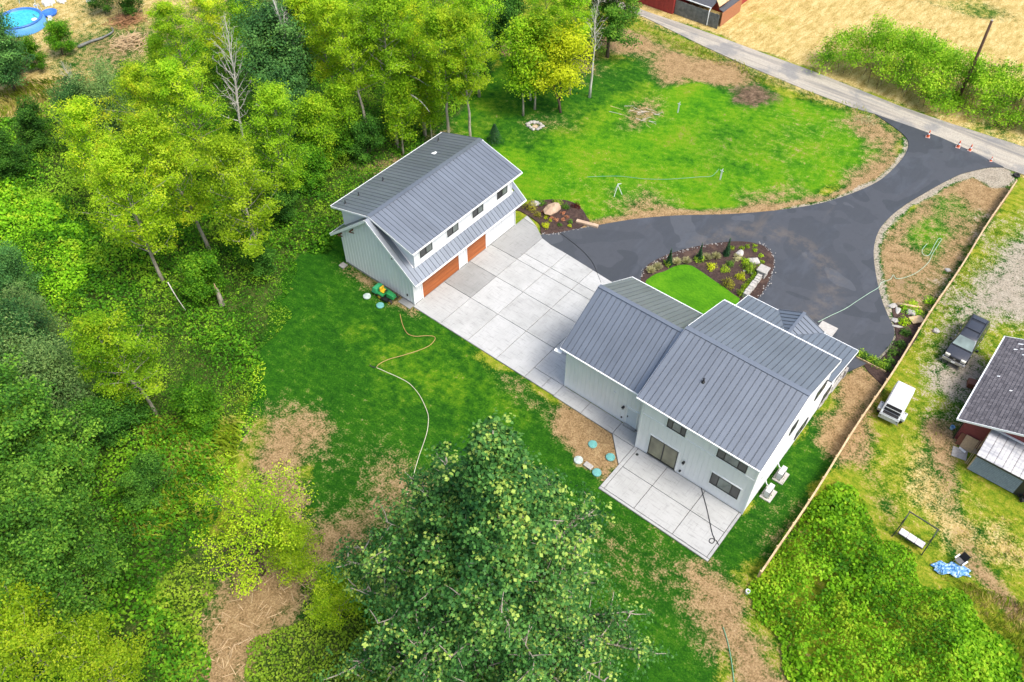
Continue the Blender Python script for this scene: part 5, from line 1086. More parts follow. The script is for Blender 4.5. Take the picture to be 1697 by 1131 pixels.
# rocks and lumber by the fence bed
for xy, s, lb in (((9.52, 27.71), (.55,.3,.22), 'white flat rock at the top of the pile by the asphalt edge'), ((10.09, 27.48), (.5,.25,.2), 'white rock just below the topmost flat one by the asphalt edge'), ((11.12, 27.78), (.4,.4,.4), 'squarish white rock beside the fern'), ((10.41, 26.04), (.35,.3,.25), 'white rock beside the yellow-green fence shrub'), ((10.79, 25.49), (.5,.15,.15), 'long thin white rock below the yellow-green fence shrub'), ((13.72, 27.09), (.3,.3,.35), 'pale rock on the grass outside the fence'), ((11.67, 35.60), (.25,.25,.2), 'small pale rock inside the fence on the bare strip')):
    rock('white_rock', xy, s, STONE_W, lb)
a = P3((9.70, 28.06), .15); b = P3((11.66, 29.02), .15)
tag(build('log', MB().tube([a, b], [.14,.1], 8), WOOD_P, smooth=True), 'pale log lying on the bare strip by the fence', 'log')
tag(bevel(build('plywood_sheet', MB().box(-.6,.6,-.42,.42,0,.06), WOOD_P, None, P3((11.86, 27.30), .12), .9), .01), 'tan plywood scrap beside the fence bed', 'plywood')
a = P3((9.52, 19.72), .1); b = P3((12.14, 19.73), .1)
tag(build('edging_board', MB().bar(a, b, .07, .2), WOOD_P), 'long thin lumber edging between the shrub row and the bare lawn', 'board')
pad = tag(bevel(build('paver', MB().box(-.75,.75,-.62,.62,0,.09), STONE_W, None, P3((6.15, 21.23), .04)), .02), 'white square paver on the asphalt in front of the porch gable', 'paver')

# ------------------------------------------------------------------ fence
fence = thing('wood_fence', 'long low cedar board fence along the right side of the lot', 'fence', (12.9,-3.9,0))
Y0f, Y1f = -3.9, 51.9; nb_ = 23; fx_ = lambda y: 12.90-.56*(y-Y0f)/(Y1f-Y0f)+.06*math.sin(y*.4)
pme = MB().box(-.055,.055,-.055,.055,-.1,1.28).mesh('post'); pme.materials.append(WOOD_P)
for i in range(nb_+1):
    y = Y0f+(Y1f-Y0f)*i/nb_; link('post', pme, None, fence, (fx_(y)-12.9-.09, y+3.9, random.uniform(-.04,.05)))
    if i < nb_:
        y2 = Y0f+(Y1f-Y0f)*(i+1)/nb_; A_ = Vector((fx_(y)-12.9, y+3.9, 0)); B_ = Vector((fx_(y2)-12.9, y2+3.9, 0)); mb = MB(); k = 16
        for j in range(k):
            q = A_.lerp(B_, (j+.5)/k); h = 1.16+random.uniform(-.025,.025); mb.box(q.x-.012, q.x+.012, q.y-.068, q.y+.068, .06, h)
        bp_ = build('board_panel', mb, WOOD_O, fence); bp_['kind'] = 'stuff'
        build('top_rail', MB().bar(A_+Vector((-.02,0,1.19)), B_+Vector((-.02,0,1.19)), .13, .045), WOOD_P, fence)
        build('rail', MB().bar(A_+Vector((-.05,0,.4)), B_+Vector((-.05,0,.4)), .04, .09), WOOD_P, fence)

# ------------------------------------------------------------------ sport utility vehicle
def car():
    CAR = NT('car_paint').set((.075,.080,.092), .2, .55, .5).m; CG = glass('car_glass', (.05,.06,.065), .05); WS = glass('windscreen_glass', (.30,.38,.34), .08); CHR = plain('chrome', (.55,.55,.54), .25, .7, .05); RUB = plain('tyre_rubber', (.018,.018,.018), .85); LAMP = plain('headlamp', (.62,.60,.50), .15)
    t = thing('parked_suv', 'black sport utility vehicle with roof bars, parked on the gravel by the fence', 'car', (16.2,26.75,0), R(-1))
    def shell(prof, wf):
        mb = MB(); n = len(prof); mb.v = [(-wf(y,z),y,z) for y,z in prof]+[(wf(y,z),y,z) for y,z in prof]
        mb.f = [tuple(range(n)), tuple(reversed(range(n,2*n)))]+[((i+1)%n,i,n+i,n+(i+1)%n) for i in range(n)]; return mb
    bd = build('body', shell([(-2.62,.42),(-2.74,.62),(-2.70,.98),(-2.35,1.10),(-1.5,1.17),(2.60,1.20),(2.74,1.0),(2.74,.5),(2.6,.40)], lambda y, z: (.98 if z < 1.0 else .93)-(.10 if y < -2.5 else 0)), CAR, t, smooth=True); bevel(bd, .07, 3)
    gh = build('cabin', shell([(-1.52,1.12),(-.66,1.80),(-.35,1.86),(2.30,1.88),(2.52,1.78),(2.70,1.15)], lambda y, z: .92-.22*max(0,(z-1.15))/.7), CAR, t, smooth=True); bevel(gh, .05, 2)
    def sw(z): return .92-.22*max(0, z-1.15)/.7+.006
    build('windscreen', MB().quad((-.83,-1.42,1.215),(.83,-1.42,1.215),(.68,-.70,1.785),(-.68,-.70,1.785)), WS, t).location = (0,-.012,.012)
    build('rear_window', MB().quad((.8,2.69,1.25),(-.8,2.69,1.25),(-.68,2.545,1.72),(.68,2.545,1.72)), CG, t).location = (0,.012,0)
    for s in (-1, 1):
        for ya, yb, yc, yd in ((-1.15,.05,.05,-.62),(.12,1.12,1.12,.12),(1.2,2.5,2.38,1.2)):
            q = [(s*(sw(1.22)),ya,1.22),(s*sw(1.22),yb,1.22),(s*sw(1.70),yc,1.70),(s*sw(1.70),yd,1.70)]
            build('side_window', MB().quad(*(q if s > 0 else q[::-1])), CG, t)
        m = build('mirror', MB().box(s*1.0-.1+s*.12, s*1.0+.1+s*.12, -1.12,-.98,1.12,1.34), BLACK, t); bevel(m, .03)
        build('mirror_arm', MB().bar((s*.92,-1.05,1.18),(s*1.04,-1.05,1.18),.05), BLACK, m)
        h = build('headlight', MB().box(s*.66-.2,s*.66+.2,-2.74,-2.52,.80,1.03), LAMP, t); bevel(h, .03)
        build('roof_rail', MB().bar((s*.62,-.2,1.90),(s*.62,2.2,1.92),.05,.04), BLACK, t)
        build('door_seam', MB().bar((s*.985,.08,.5),(s*.965,.08,1.15),.012).bar((s*.985,1.16,.5),(s*.965,1.16,1.15),.012), BLACK, t)
        for y in (-.1,1.0): build('door_handle', MB().box(s*.97-.02,s*.97+.02,y-.09,y+.09,.98,1.02), CHR, t)
        for y in (-1.72, 1.62):
            w_ = thing('wheel', None, None, (s*.84,y,.38)); w_.parent = t
            build('tyre', MB().tube([(-.13,0,0),(.13,0,0)], .38, 20), RUB, w_); build('rim', MB().tube([(-.135,0,0),(.135,0,0)], .22, 14), CHR, w_)
    for y in (.35, 1.75): build('cross_bar', MB().bar((-.62,y,1.93),(.62,y,1.93),.06,.04), BLACK, t)
    build('front_bumper', MB().box(-.93,.93,-2.86,-2.60,.46,.70), CHR, t); bevel(t.children[-1], .07, 3)
    g_ = build('grille', MB().box(-.44,.44,-2.775,-2.6,.74,1.0), BLACK, t); build('badge', MB().lathe([(.1,0),(.1,.02)], 14, sy=.5), CHR, g_, (0,-2.78,.87)).rotation_euler = (R(90),0,0)
    build('number_plate', MB().box(-.16,.16,-2.885,-2.855,.5,.62), TRIM, t); build('rear_bumper', MB().box(-.93,.93,2.66,2.84,.45,.65), CHR, t)
    build('hood_ridge', MB().bar((-.45,-2.45,1.085),(-.55,-1.55,1.165),.03,.02).bar((.45,-2.45,1.085),(.55,-1.55,1.165),.03,.02), CAR, t)
    build('wiper_cowl', MB().box(-.84,.84,-1.56,-1.44,1.165,1.19), BLACK, t)
car()
def trailer():
    t = thing('canopy_trailer', 'white utility trailer with a weathered canopy, open at the back, beside the fence', 'trailer', (14.22,16.45,0), R(3))
    def worn():
        m = NT('weathered_white'); n = m.noise(m.coord(), 9, 6, .75); m.set(m.ramp(n, [(.35,(.10,.10,.10)),(.47,(.55,.55,.53)),(.6,(.74,.74,.72))]), .7, 0, .3); return m.m
    WW = worn(); GRY = plain('trailer_grey', (.42,.45,.44), .5); RUB = MATS['tyre_rubber']; DK = plain('inside_shade', (.008,.008,.009), .8)
    b = build('bed', MB().box(-.78,.78,-1.75,1.7,.45,.95), GRY, t); bevel(b, .03)
    c = build('canopy', MB().hexa([(-.78,-1.35,.95),(.78,-1.35,.95),(.78,1.7,.95),(-.78,1.7,.95),(-.70,-1.12,1.62),(.70,-1.12,1.62),(.70,1.62,1.62),(-.70,1.62,1.62)]), TRIM, t); bevel(c, .05)
    r_ = build('roof', MB().box(-.66,.66,-1.05,1.55,1.615,1.66), WW, t); bevel(r_, .03)
    build('opening_shade', MB().quad((-.64,-1.37,1.02),(.64,-1.37,1.02),(.60,-1.15,1.55),(-.60,-1.15,1.55)), DK, t).location = (0,-.012,.0)  # black sheet on the closed canopy, painting the unlit interior
    build('hatch_bar', MB().bar((-.64,-1.29,1.27),(.64,-1.29,1.27),.05), GRY, t)
    build('bed_shade', MB().box(-.62,.62,-1.72,-1.38,.952,.956), DK, t); build('tailgate', MB().box(-.78,.78,-1.83,-1.76,.42,.85), GRY, t)  # black strip on the solid bed paints the shade inside it
    for s in (-1, 1):
        f = build('fender', MB().box(s*.95-.16,s*.95+.16,-1.3,-.45,.5,.78), GRY, t); bevel(f, .05); build('hatch_cap', MB().box(s*.95-.06,s*.95+.06,-.62,-.55,.78,.80), BLACK, f)
        w_ = thing('wheel', None, None, (s*.93,-.9,.33)); w_.parent = t
        build('tyre', MB().tube([(-.1,0,0),(.1,0,0)], .33, 18), RUB, w_); build('rim', MB().tube([(-.105,0,0),(.105,0,0)], .18, 12), GRY, w_)
        build('tail_light', MB().box(s*.66-.06,s*.66+.06,-1.85,-1.82,.66,.74), BLACK, t)
    build('hitch', MB().bar((0,1.7,.5),(0,2.7,.5),.1), DARKM, t)
trailer()

# ------------------------------------------------------------------ neighbouring building at the right edge
RED = plain('red_wall_paint', (.20,.045,.045), .7, var=.15); REDB = plain('barn_red', (.30,.035,.03), .7, var=.2, scale=2)
def shinglemat():
    t = NT('asphalt_shingle'); r_ = t.N('ShaderNodeNewGeometry').outputs['Random Per Island']; n = t.noise(t.pos(), 9, 4, .7)
    c = t.mix(.5, t.ramp(r_, [(0,(.05,.048,.055)),(.5,(.10,.096,.105)),(1,(.165,.155,.165))]), t.ramp(n, [(.3,(.06,.057,.065)),(.7,(.16,.152,.16))])); t.set(c, .9, 0, .2); return t.m
SHING = shinglemat()
nb = place('neighbour_house', 'low red-walled house with a dark shingle roof at the right edge', 'house', (18.9,16.7,0))
NX0, NRX, NZ0, PT = 18.55, 24.0, 2.6, .40
part('wall', prism_y(16.75, 26.9, [(19.1,0),(28.9,0),(28.9,NZ0+.1),(NRX,NZ0+(NRX-NX0)*PT-.22),(19.1,NZ0+.1)]), RED, nb)
mb = MB(); nrow = 22; dx = (NRX-NX0)/nrow; g = np.random.default_rng(9)
for i in range(nrow):
    y = 16.25-g.random()*.3; x0 = NX0+dx*i; x1 = x0+dx*1.06; z0 = NZ0+(x0-NX0)*PT+.03; z1 = NZ0+(x1-NX0)*PT
    while y < 27.25:
        w = g.uniform(.2,.36); ya, yb = max(y+.006,16.25), min(y+w-.006,27.25); h = g.uniform(.008,.022)
        if yb > ya+.02: mb.hexa([(x0,ya,z0-.03),(x1,ya,z1-.03),(x1,yb,z1-.03),(x0,yb,z0-.03),(x0,ya,z0+h),(x1,ya,z1),(x1,yb,z1),(x0,yb,z0+h)])
        y += w
part('shingles', mb, SHING, nb)['kind'] = 'stuff'
part('roof', MB().hexa([(NX0,16.27,NZ0-.1),(NRX,16.27,NZ0+(NRX-NX0)*PT-.1),(NRX,27.23,NZ0+(NRX-NX0)*PT-.1),(NX0,27.23,NZ0-.1),(NX0,16.27,NZ0-.02),(NRX,16.27,NZ0+(NRX-NX0)*PT-.02),(NRX,27.23,NZ0+(NRX-NX0)*PT-.02),(NX0,27.23,NZ0-.02)]), plain('roof_felt', (.06,.058,.062), .9), nb)
part('roof', MB().hexa([(NRX,16.27,NZ0+(NRX-NX0)*PT-.1),(29.4,16.27,NZ0-.1),(29.4,27.23,NZ0-.1),(NRX,27.23,NZ0+(NRX-NX0)*PT-.1),(NRX,16.27,NZ0+(NRX-NX0)*PT+.02),(29.4,16.27,NZ0),(29.4,27.23,NZ0),(NRX,27.23,NZ0+(NRX-NX0)*PT+.02)]), SHING, nb)
part('gutter', MB().bar((NX0-.06,16.25,NZ0-.06),(NX0-.06,27.25,NZ0-.06),.12,.1), TRIM, nb); part('rake_board', MB().bar((NX0-.1,16.22,NZ0-.09),(NRX,16.22,NZ0+(NRX-NX0)*PT-.09),.05,.18), TRIM, nb); part('rake_board', MB().bar((NX0-.1,27.28,NZ0-.09),(NRX,27.28,NZ0+(NRX-NX0)*PT-.09),.05,.18), TRIM, nb)
part('downspout', MB().tube([(19.0,16.6,2.4),(19.0,16.6,.1)], .05, 6), BLACK, nb)
zn = lambda x: NZ0+(x-NX0)*PT+.05
for x, y, l in ((19.6,26.5,.35),(20.1,26.6,.3),(19.5,25.7,.25),(20.2,25.2,.22),(19.9,25.9,.2),(20.9,26.2,.25),(19.4,22.0,.2),(20.6,20.6,.18)):
    part('roof_patch', MB().quad((x,y,zn(x)),(x+l,y+.05,zn(x+l)),(x+l,y+.16,zn(x+l)),(x,y+.13,zn(x))), TRIM, nb)
# lean-to shed on its end
ls_ = place('lean_to_shed', 'lean-to shed with a pale ribbed metal roof and corrugated wall against the red house', 'shed', (20.9,14.5,0))
WMET = NT('galvanised_sheet'); nn_ = WMET.noise(WMET.pos((.6,3,1)), 1.2, 4); WMET.set(WMET.ramp(nn_, [(.35,(.26,.27,.29)),(.65,(.46,.46,.46))]), .38, .4, .5); WMET = WMET.m
CORR = plain('corrugated_sheet', (.30,.36,.38), .45, .4, .2)
for i in range(9):
    x0 = 20.85+.62*i; sl = (3.0-2.15)/2.4
    mb = MB(); P = [(x0+.03,14.3,2.12),(x0+.58,14.3,2.12),(x0+.58,16.7,2.97),(x0+.03,16.7,2.97)]; mb.hexa(P+[(x,y,z+.02) for x,y,z in P]); mb.bar((x0+.3,14.3,2.15),(x0+.3,16.7,3.0),.03,.03).bar((x0,14.3,2.155),(x0,16.7,3.005),.035,.045)
    part('roof_panel', mb, WMET, ls_)
part('roof_flashing', MB().bar((20.8,16.66,3.02),(26.4,16.66,3.02),.16,.05), TRIM, ls_)
for i in range(12): part('corrugation', MB().tube([(20.9,14.5,.14+i*.165),(24.3,14.5,.14+i*.165)], .055, 8), CORR, ls_)
part('back_panel', MB().box(20.9,26.3,14.52,14.56,0,2.08), DARKM, ls_); part('end_frame', MB().bar((20.88,14.55,.05),(20.88,14.55,2.1),.1).bar((20.88,16.6,.05),(20.88,16.6,2.9),.1).bar((20.88,14.55,2.1),(20.88,16.65,2.92),.08), WOOD_P, ls_)
part('fascia', MB().bar((20.82,14.28,2.06),(26.4,14.28,2.06),.04,.12), DARKM, ls_)
def lean(name, xy, w, h, mat, label, cat, rz=0):
    o = build(name, MB().box(-w/2,w/2,-.02,.02,0,h), mat, None, P3(xy, 0)); o.rotation_euler = (R(-22),0,rz); return tag(bevel(o, .008, 1), label, cat)
lean('plywood_sheet', (20.15,16.15), .95, 1.25, plain('plywood', (.42,.30,.18), .8), 'tan plywood sheet leaning on the red wall', 'plywood'); lean('plywood_sheet', (19.55,16.3), .5, 1.1, WOOD_B, 'brown sheet leaning on the red wall behind the tan one', 'board')
for k, (x, lb) in enumerate(((20.62,'left pale plank leaning by the lean-to shed'),(20.74,'right pale plank leaning by the lean-to shed'))): tag(build('leaning_plank', MB().bar((x,14.9,.05),(x+.05,16.4,1.5),.04,.16), WOOD_P), lb, 'plank')
for xy, s, lb in (((19.93, 15.55), (.55,.5), 'tan flat slab on the ground left of the lean-to shed'), ((20.41, 16.60), (.5,.4), 'grey flat slab on the ground near the plywood sheet')): tag(bevel(build('ground_slab', MB().box(-s[0],s[0],-s[1],s[1],0,.06), STONE_G if 'grey' in lb else STONE_W, None, P3(xy, 0), .2), .02), lb, 'slab')
tag(bevel(build('white_offcut', MB().box(-.28,.28,-.09,.09,0,.05), TRIM, None, P3((19.98, 15.96), .065), -.3), .01), 'white offcut lying on the tan slab', 'offcut')
tag(build('blue_bucket', MB().lathe([(.14,0),(.18,.3),(.15,.3),(.12,.05)], 14), plain('light_blue_plastic', (.25,.45,.62), .4), None, P3((18.60, 17.52), 0)), 'light blue bucket at the corner of the red house', 'bucket')
# red machine at the frame edge
rm = thing('red_mower', 'red riding mower half cut by the right edge', 'mower', P3((24.86, 14.97), 0), R(40)); RP = plain('red_paint', (.32,.015,.02), .35)
bevel(build('hood', MB().box(-.28,.28,-.85,-.15,.45,.85), RP, rm), .08); bevel(build('seat', MB().box(-.25,.25,.1,.55,.6,.72).box(-.25,.25,.48,.58,.72,1.05), BLACK, rm), .04); bevel(build('fender', MB().box(-.5,.5,.0,.75,.42,.58), RP, rm), .05); build('deck', MB().box(-.55,.55,-.4,.2,.12,.3), BLACK, rm); build('steering_wheel', MB().tube([(0,-.05,.85),(0,.0,.95)], [.03,.17], 12), BLACK, rm)
for x, y, r_ in ((-.38,-.65,.2),(.38,-.65,.2),(-.42,.45,.27),(.42,.45,.27)): build('wheel', MB().tube([(x-.09,y,r_),(x+.09,y,r_)], r_, 14), MATS['tyre_rubber'], rm)
# swing seat
sg = thing('swing_seat', 'garden swing seat with dark frame and pale cushions at the edge of the brambles', 'swing', P3((19.87, 6.00), 0), R(-3)); 
for s in (-1, 1): build('leg_frame', MB().bar((s*1.1,-.75,0),(s*1.05,-.1,1.65),.07).bar((s*1.1,.75,0),(s*1.05,.1,1.65),.07).bar((s*1.05,-.12,1.65),(s*1.05,.75,1.62),.07), DARKM, sg)
build('top_bar', MB().bar((-1.12,.75,1.62),(1.12,.75,1.62),.07), DARKM, sg); build('seat_frame', MB().box(-.92,.92,-.62,-.05,.42,.5), DARKM, sg)
CUSH = plain('cushion_fabric', (.62,.57,.58), .85, var=.08)
for i in range(3):
    c = build('cushion', MB().box(-.90+.605*i,-.90+.605*i+.59,-.6,-.06,.505,.62), CUSH, sg); bevel(c, .05, 3); build('cushion_piping', MB().box(-.90+.605*i+.15,-.90+.605*i+.44,-.47,-.2,.62,.632), plain('cushion_patch', (.74,.70,.70), .9) if 'cushion_patch' not in MATS else MATS['cushion_patch'], c)
for s in (-1, 1): build('hanger', MB().bar((s*.93,-.3,.5),(s*1.03,.0,1.6),.025), DARKM, sg)
# folding chair, tarp
ch = thing('garden_chair', 'folding chair with a black back standing at the blue tarp', 'chair', P3((23.17, 6.16), 0), R(-20)); BF = plain('black_fabric', (.008,.008,.010), .8)
build('seat', MB().box(-.26,.26,-.25,.22,.42,.46), plain('grey_fabric', (.12,.12,.12), .9), ch); b = build('backrest', MB().hexa([(-.26,.20,.46),(.26,.20,.46),(.26,.24,.46),(-.26,.24,.46),(-.25,.42,1.0),(.25,.42,1.0),(.25,.46,1.0),(-.25,.46,1.0)]), BF, ch); bevel(b, .03)
for s in (-1, 1):
    build('leg', MB().tube([(s*.28,-.3,0),(s*.28,.18,.5)], .018, 6), WOOD_P, ch); build('leg', MB().tube([(s*.28,.32,0),(s*.28,-.2,.5)], .018, 6), WOOD_P, ch); build('armrest', MB().box(s*.33-.05,s*.33+.05,-.25,.25,.64,.67), TRIM, ch); build('back_post', MB().tube([(s*.28,.2,.4),(s*.27,.48,1.12)], .016, 6), DARKM, ch)
def tarpmat():
    t = NT('blue_tarp'); n = t.noise(t.coord(), 5, 5, .7); t.set(t.ramp(n, [(.34,(.03,.10,.24)),(.46,(.06,.24,.52)),(.56,(.35,.52,.66)),(.68,(.60,.66,.62))]), .35, 0, .5); return t.m
mb = MB(); nxx, nyy = 34, 16; g = np.random.default_rng(2); ca = np.array((22.94, 5.38))
for i in range(nxx):
    for j in range(nyy):
        u = i/(nxx-1)*2-1; v = j/(nyy-1)*2-1; u2 = u*(1-.15*v*v+.1*math.sin(v*5)); v2 = v*(1-.25*u*u+.2*math.sin(u*7))
        zz_ = .12+.22*float(vnoise(np.array([u*6+9.]), np.array([v*4+9.]), .9, 12)[0])+.1*g.random(); mb.v.append((u2*1.25, v2*.5-u2*.1, zz_*(1-.5*max(abs(u),abs(v))**4)))
for i in range(nxx-1):
    for j in range(nyy-1): a = i*nyy+j; mb.f.append((a,a+nyy,a+nyy+1,a+1))
tag(build('blue_tarp', mb, tarpmat(), None, (ca[0], ca[1], .0), R(34)), 'crumpled blue tarpaulin in the grass below the chair', 'tarp')
tag(bevel(build('white_bucket', MB().lathe([(.13,0),(.16,.34),(.13,.34),(.11,.08)], 14), TRIM, None, P3((12.73, -5.21), 0)), .01), 'white bucket at the left edge of the bramble patch', 'bucket')

# ------------------------------------------------------------------ things in the yard
def cone(xy, label, s=1., lie=0):
    t = thing('traffic_cone', label, 'traffic cone', P3(xy, .05), random.random()*6, 'traffic cones'); OR = MATS.get('cone_orange') or plain('cone_orange', (.60,.10,.03), .5)
    build('base', MB().box(-.2*s,.2*s,-.2*s,.2*s,0,.05), MATS.get('cone_base') or plain('cone_base', (.60,.42,.36), .6), t)
    c = build('body', MB().lathe([(.16*s,.05),(.10*s,.35*s),(.06*s,.62*s),(.035*s,.76*s)], 14), OR, t, smooth=True); build('reflective_band', MB().lathe([(.108*s,.32*s),(.084*s,.48*s),(.07*s,.48*s)], 14), TRIM, c)
cone((2.05, 55.51), 'traffic cone furthest left on the asphalt mouth', 1.15); cone((5.35, 55.72), 'traffic cone second from left on the asphalt mouth', 1.15); cone((6.57, 55.93), 'traffic cone third from left on the asphalt mouth', 1.05); cone((8.99, 55.43), 'small traffic cone furthest right on the asphalt mouth', .75)
pole = thing('utility_pole', 'leaning brown wooden utility pole in the hedge beyond the road', 'utility pole', P3((2.02, 64.59), 0))
build('shaft', MB().tube([(0,0,-.2),(.0,-.02,5),(-.15,-.1,10.1)], [.20,.175,.14], 12), bark('pole_wood', (.06,.034,.022), (.15,.09,.06)), pole, smooth=True); build('top_plate', MB().tube([(-.15,-.1,10.1),(-.152,-.101,10.16)], [.14,.1], 10), STONE_G, pole)
WH = plain('white_pipe', (.72,.73,.72), .4, var=.05)
sp = thing('tripod_sprinkler', 'white tripod sprinkler spraying on the front lawn', 'sprinkler', P3((-19.08, 25.12), 0))
for a in (0, 2.1, 4.2): build('leg', MB().tube([(math.cos(a+.6)*.55,math.sin(a+.6)*.55,0),(math.cos(a+.6)*.06,math.sin(a+.6)*.06,1.1)], .03, 6), WH, sp)
h = build('head', MB().tube([(0,0,1.05),(0,0,1.3)], .045, 8), WH, sp); build('nozzle', MB().tube([(0,0,1.28),(.28,.22,1.36)], [.04,.025], 8), WH, h)
for i, (xy, lb) in enumerate((((-22.16, 41.97), 'white standpipe sprinkler at the upper end of the front lawn'), ((-12.03, 34.06), 'white standpipe sprinkler fed by the green hose on the front lawn'))):
    s = thing('standpipe_sprinkler', lb, 'sprinkler', P3(xy, 0)); build('post', MB().box(-.045,.045,-.045,.045,0,1.25), WH, s); build('riser', MB().tube([(.07,0,.2),(.07,0,1.45)], .025, 6), WH, s); build('cross_arm', MB().tube([(-.2,.03,1.12),(.22,-.02,1.15)], .03, 6), WH, s)
def hose(name, px, r, mat, label, z=.03, cat='hose'):
    pts = [(x, y, z) for x, y in catmull(px, 7)]; return tag(build(name, MB().tube(pts, r, 6), mat, smooth=True), label, cat)
H_T = plain('tan_hose', (.40,.26,.09), .5); H_W = plain('pale_hose', (.62,.60,.42), .5); H_G = plain('green_hose', (.13,.34,.20), .45); H_LG = plain('pale_green_hose', (.36,.52,.38), .45); H_B = plain('black_hose', (.012,.012,.012), .5)
hose('garden_hose', [(-24.38, -1.45), (-23.33, -2.21), (-22.24, -2.72), (-21.45, -2.54), (-20.80, -1.92), (-20.22, -1.53), (-19.86, -1.69), (-19.74, -2.51), (-20.05, -3.48), (-20.67, -4.70), (-21.34, -5.87), (-21.60, -6.70), (-21.55, -7.17)], .03, H_T, 'tan hose winding over the rear lawn towards the garage')
hose('garden_hose', [(-21.50, -7.22), (-20.53, -7.03), (-19.33, -6.80), (-18.17, -6.69), (-16.95, -6.94), (-15.96, -7.34), (-14.97, -7.88), (-14.39, -8.35), (-13.65, -9.28), (-13.07, -10.31), (-12.55, -11.34), (-11.92, -12.47), (-11.23, -13.58), (-10.74, -14.74)], .026, H_W, 'pale hose curving down the rear lawn to the cottonwood')
tag(build('hose_nozzle', MB().tube([(0,0,.06),(-.3,-.12,.05),(-.55,-.1,.05)], [.05,.035,.05], 8), DARKM, None, P3((-21.58, -7.29), 0)), 'dark spray nozzle where the two lawn hoses meet', 'nozzle')
hose('garden_hose', [(5.16, 21.47), (5.66, 22.85), (6.33, 24.55), (6.75, 26.19), (7.19, 27.85), (7.54, 29.06), (7.50, 29.85), (7.96, 30.85), (7.95, 31.58), (8.36, 31.29), (8.95, 31.99), (9.55, 33.43), (9.84, 35.39), (9.70, 36.82), (9.62, 38.77), (9.60, 39.44), (9.34, 39.34), (9.38, 38.12), (9.52, 36.67), (9.35, 36.19), (8.98, 36.22), (8.71, 36.78), (8.74, 37.93)], .024, H_LG, 'pale green hose running across the asphalt and looping on the bare strip', z=.075)
hose('garden_hose', [(-23.13, 25.48), (-21.85, 26.66), (-20.37, 27.88), (-18.41, 28.96), (-16.62, 30.29), (-15.00, 31.89), (-13.88, 33.08), (-13.04, 33.90), (-12.96, 34.78), (-13.03, 35.54)], .022, H_G, 'green hose across the front lawn to the standpipe', z=.04)
hose('power_cable', [(-20.06, 16.47), (-18.87, 16.28), (-17.12, 15.90), (-15.68, 15.41), (-14.64, 14.85), (-13.65, 14.05), (-12.68, 13.28)], .025, H_B, 'thin black cable across the asphalt by the garage bed', z=.07, cat='cable')
hose('black_hose', [(5.64, 0.41), (6.15, -0.19), (7.06, -1.12), (7.80, -1.94), (8.55, -2.79), (8.96, -3.14), (8.97, -3.50), (8.73, -3.52), (8.71, -3.22), (9.05, -3.13), (9.41, -3.33)], .03, H_B, 'black hose looped across the patio', z=.11)
hose('bottom_hose', [(12.67, -8.40), (13.34, -9.01), (13.95, -9.70), (14.56, -10.47), (15.22, -11.40)], .03, H_G, 'thin hose on the bare dirt at the bottom edge', z=.04)
LIDG = plain('teal_lid', (.12,.34,.31), .5, var=.2, scale=4); LIDW = plain('dusty_lid', (.38,.46,.42), .6, var=.3, scale=4)
for xy, m, lb in (((-2.70, -1.95), LIDG, 'teal septic lid in the middle of the bare orange patch'), ((-0.93, -2.06), LIDG, 'teal septic lid nearest the patio corner'), ((-0.93, -3.87), LIDG, 'teal septic lid lowest of the four by the patio'), ((-2.69, -3.85), LIDW, 'dusty septic lid at the edge of the grass by the patio'), ((-26.52, -1.84), LIDG, 'teal septic lid on the lawn near the garage'), ((-28.29, -1.78), LIDW, 'dusty septic lid on the lawn near the garage')):
    t = thing('septic_lid', lb, 'septic lid', P3(xy, 0), 0, 'septic lids'); build('cover', MB().lathe([(.36,0),(.36,.1),(.33,.13),(.02,.15)], 22), m, t, smooth=False)
    for k in range(6): build('bolt', MB().lathe([(.02,.12),(.02,.15)], 6, (.29*math.cos(k*1.047),.29*math.sin(k*1.047))), DARKM, t)
tag(bevel(build('control_box', MB().box(-.36,.36,-.22,.22,0,.14), STONE_W, None, P3((-1.78, -3.79), 0), -.05), .03), 'pale rectangular access box between the septic lids', 'access box')
# riding mower by the garage
mw = thing('riding_mower', 'green and yellow riding mower parked against the garage wall', 'mower', P3((-26.75, -0.70), 0), R(93)); GP = plain('mower_green', (.02,.22,.06), .35); YP = plain('mower_yellow', (.65,.42,.02), .45)
bevel(build('hood', MB().hexa([(-.28,-1.0,.45),(.28,-1.0,.45),(.3,-.2,.45),(-.3,-.2,.45),(-.22,-.96,.82),(.22,-.96,.82),(.26,-.2,.92),(-.26,-.2,.92)]), GP, mw), .05); bevel(build('fender', MB().box(-.52,.52,.05,.78,.42,.60), GP, mw), .06)
bevel(build('seat', MB().box(-.26,.26,.15,.58,.62,.74).box(-.26,.26,.5,.62,.74,1.1), YP, mw), .05); build('deck', MB().box(-.62,.62,-.45,.1,.12,.32), BLACK, mw); build('steering_wheel', MB().tube([(0,-.1,.92),(0,-.03,1.02)], [.03,.19], 14), BLACK, mw)
bevel(build('grass_bag', MB().hexa([(-.5,.85,.3),(.5,.85,.3),(.5,1.5,.3),(-.5,1.5,.3),(-.45,.85,.95),(.45,.85,.95),(.42,1.35,.85),(-.42,1.35,.85)]), plain('bag_green', (.04,.35,.14), .6), mw), .06)
for x, y, r_ in ((-.42,-.75,.2),(.42,-.75,.2),(-.48,.45,.28),(.48,.45,.28)):
    w_ = thing('wheel', None, None, (x,y,r_)); w_.parent = mw; build('tyre', MB().tube([(-.1,0,0),(.1,0,0)], r_, 16), MATS['tyre_rubber'], w_); build('rim', MB().tube([(-.105,0,0),(.105,0,0)], r_*.6, 12), YP, w_)
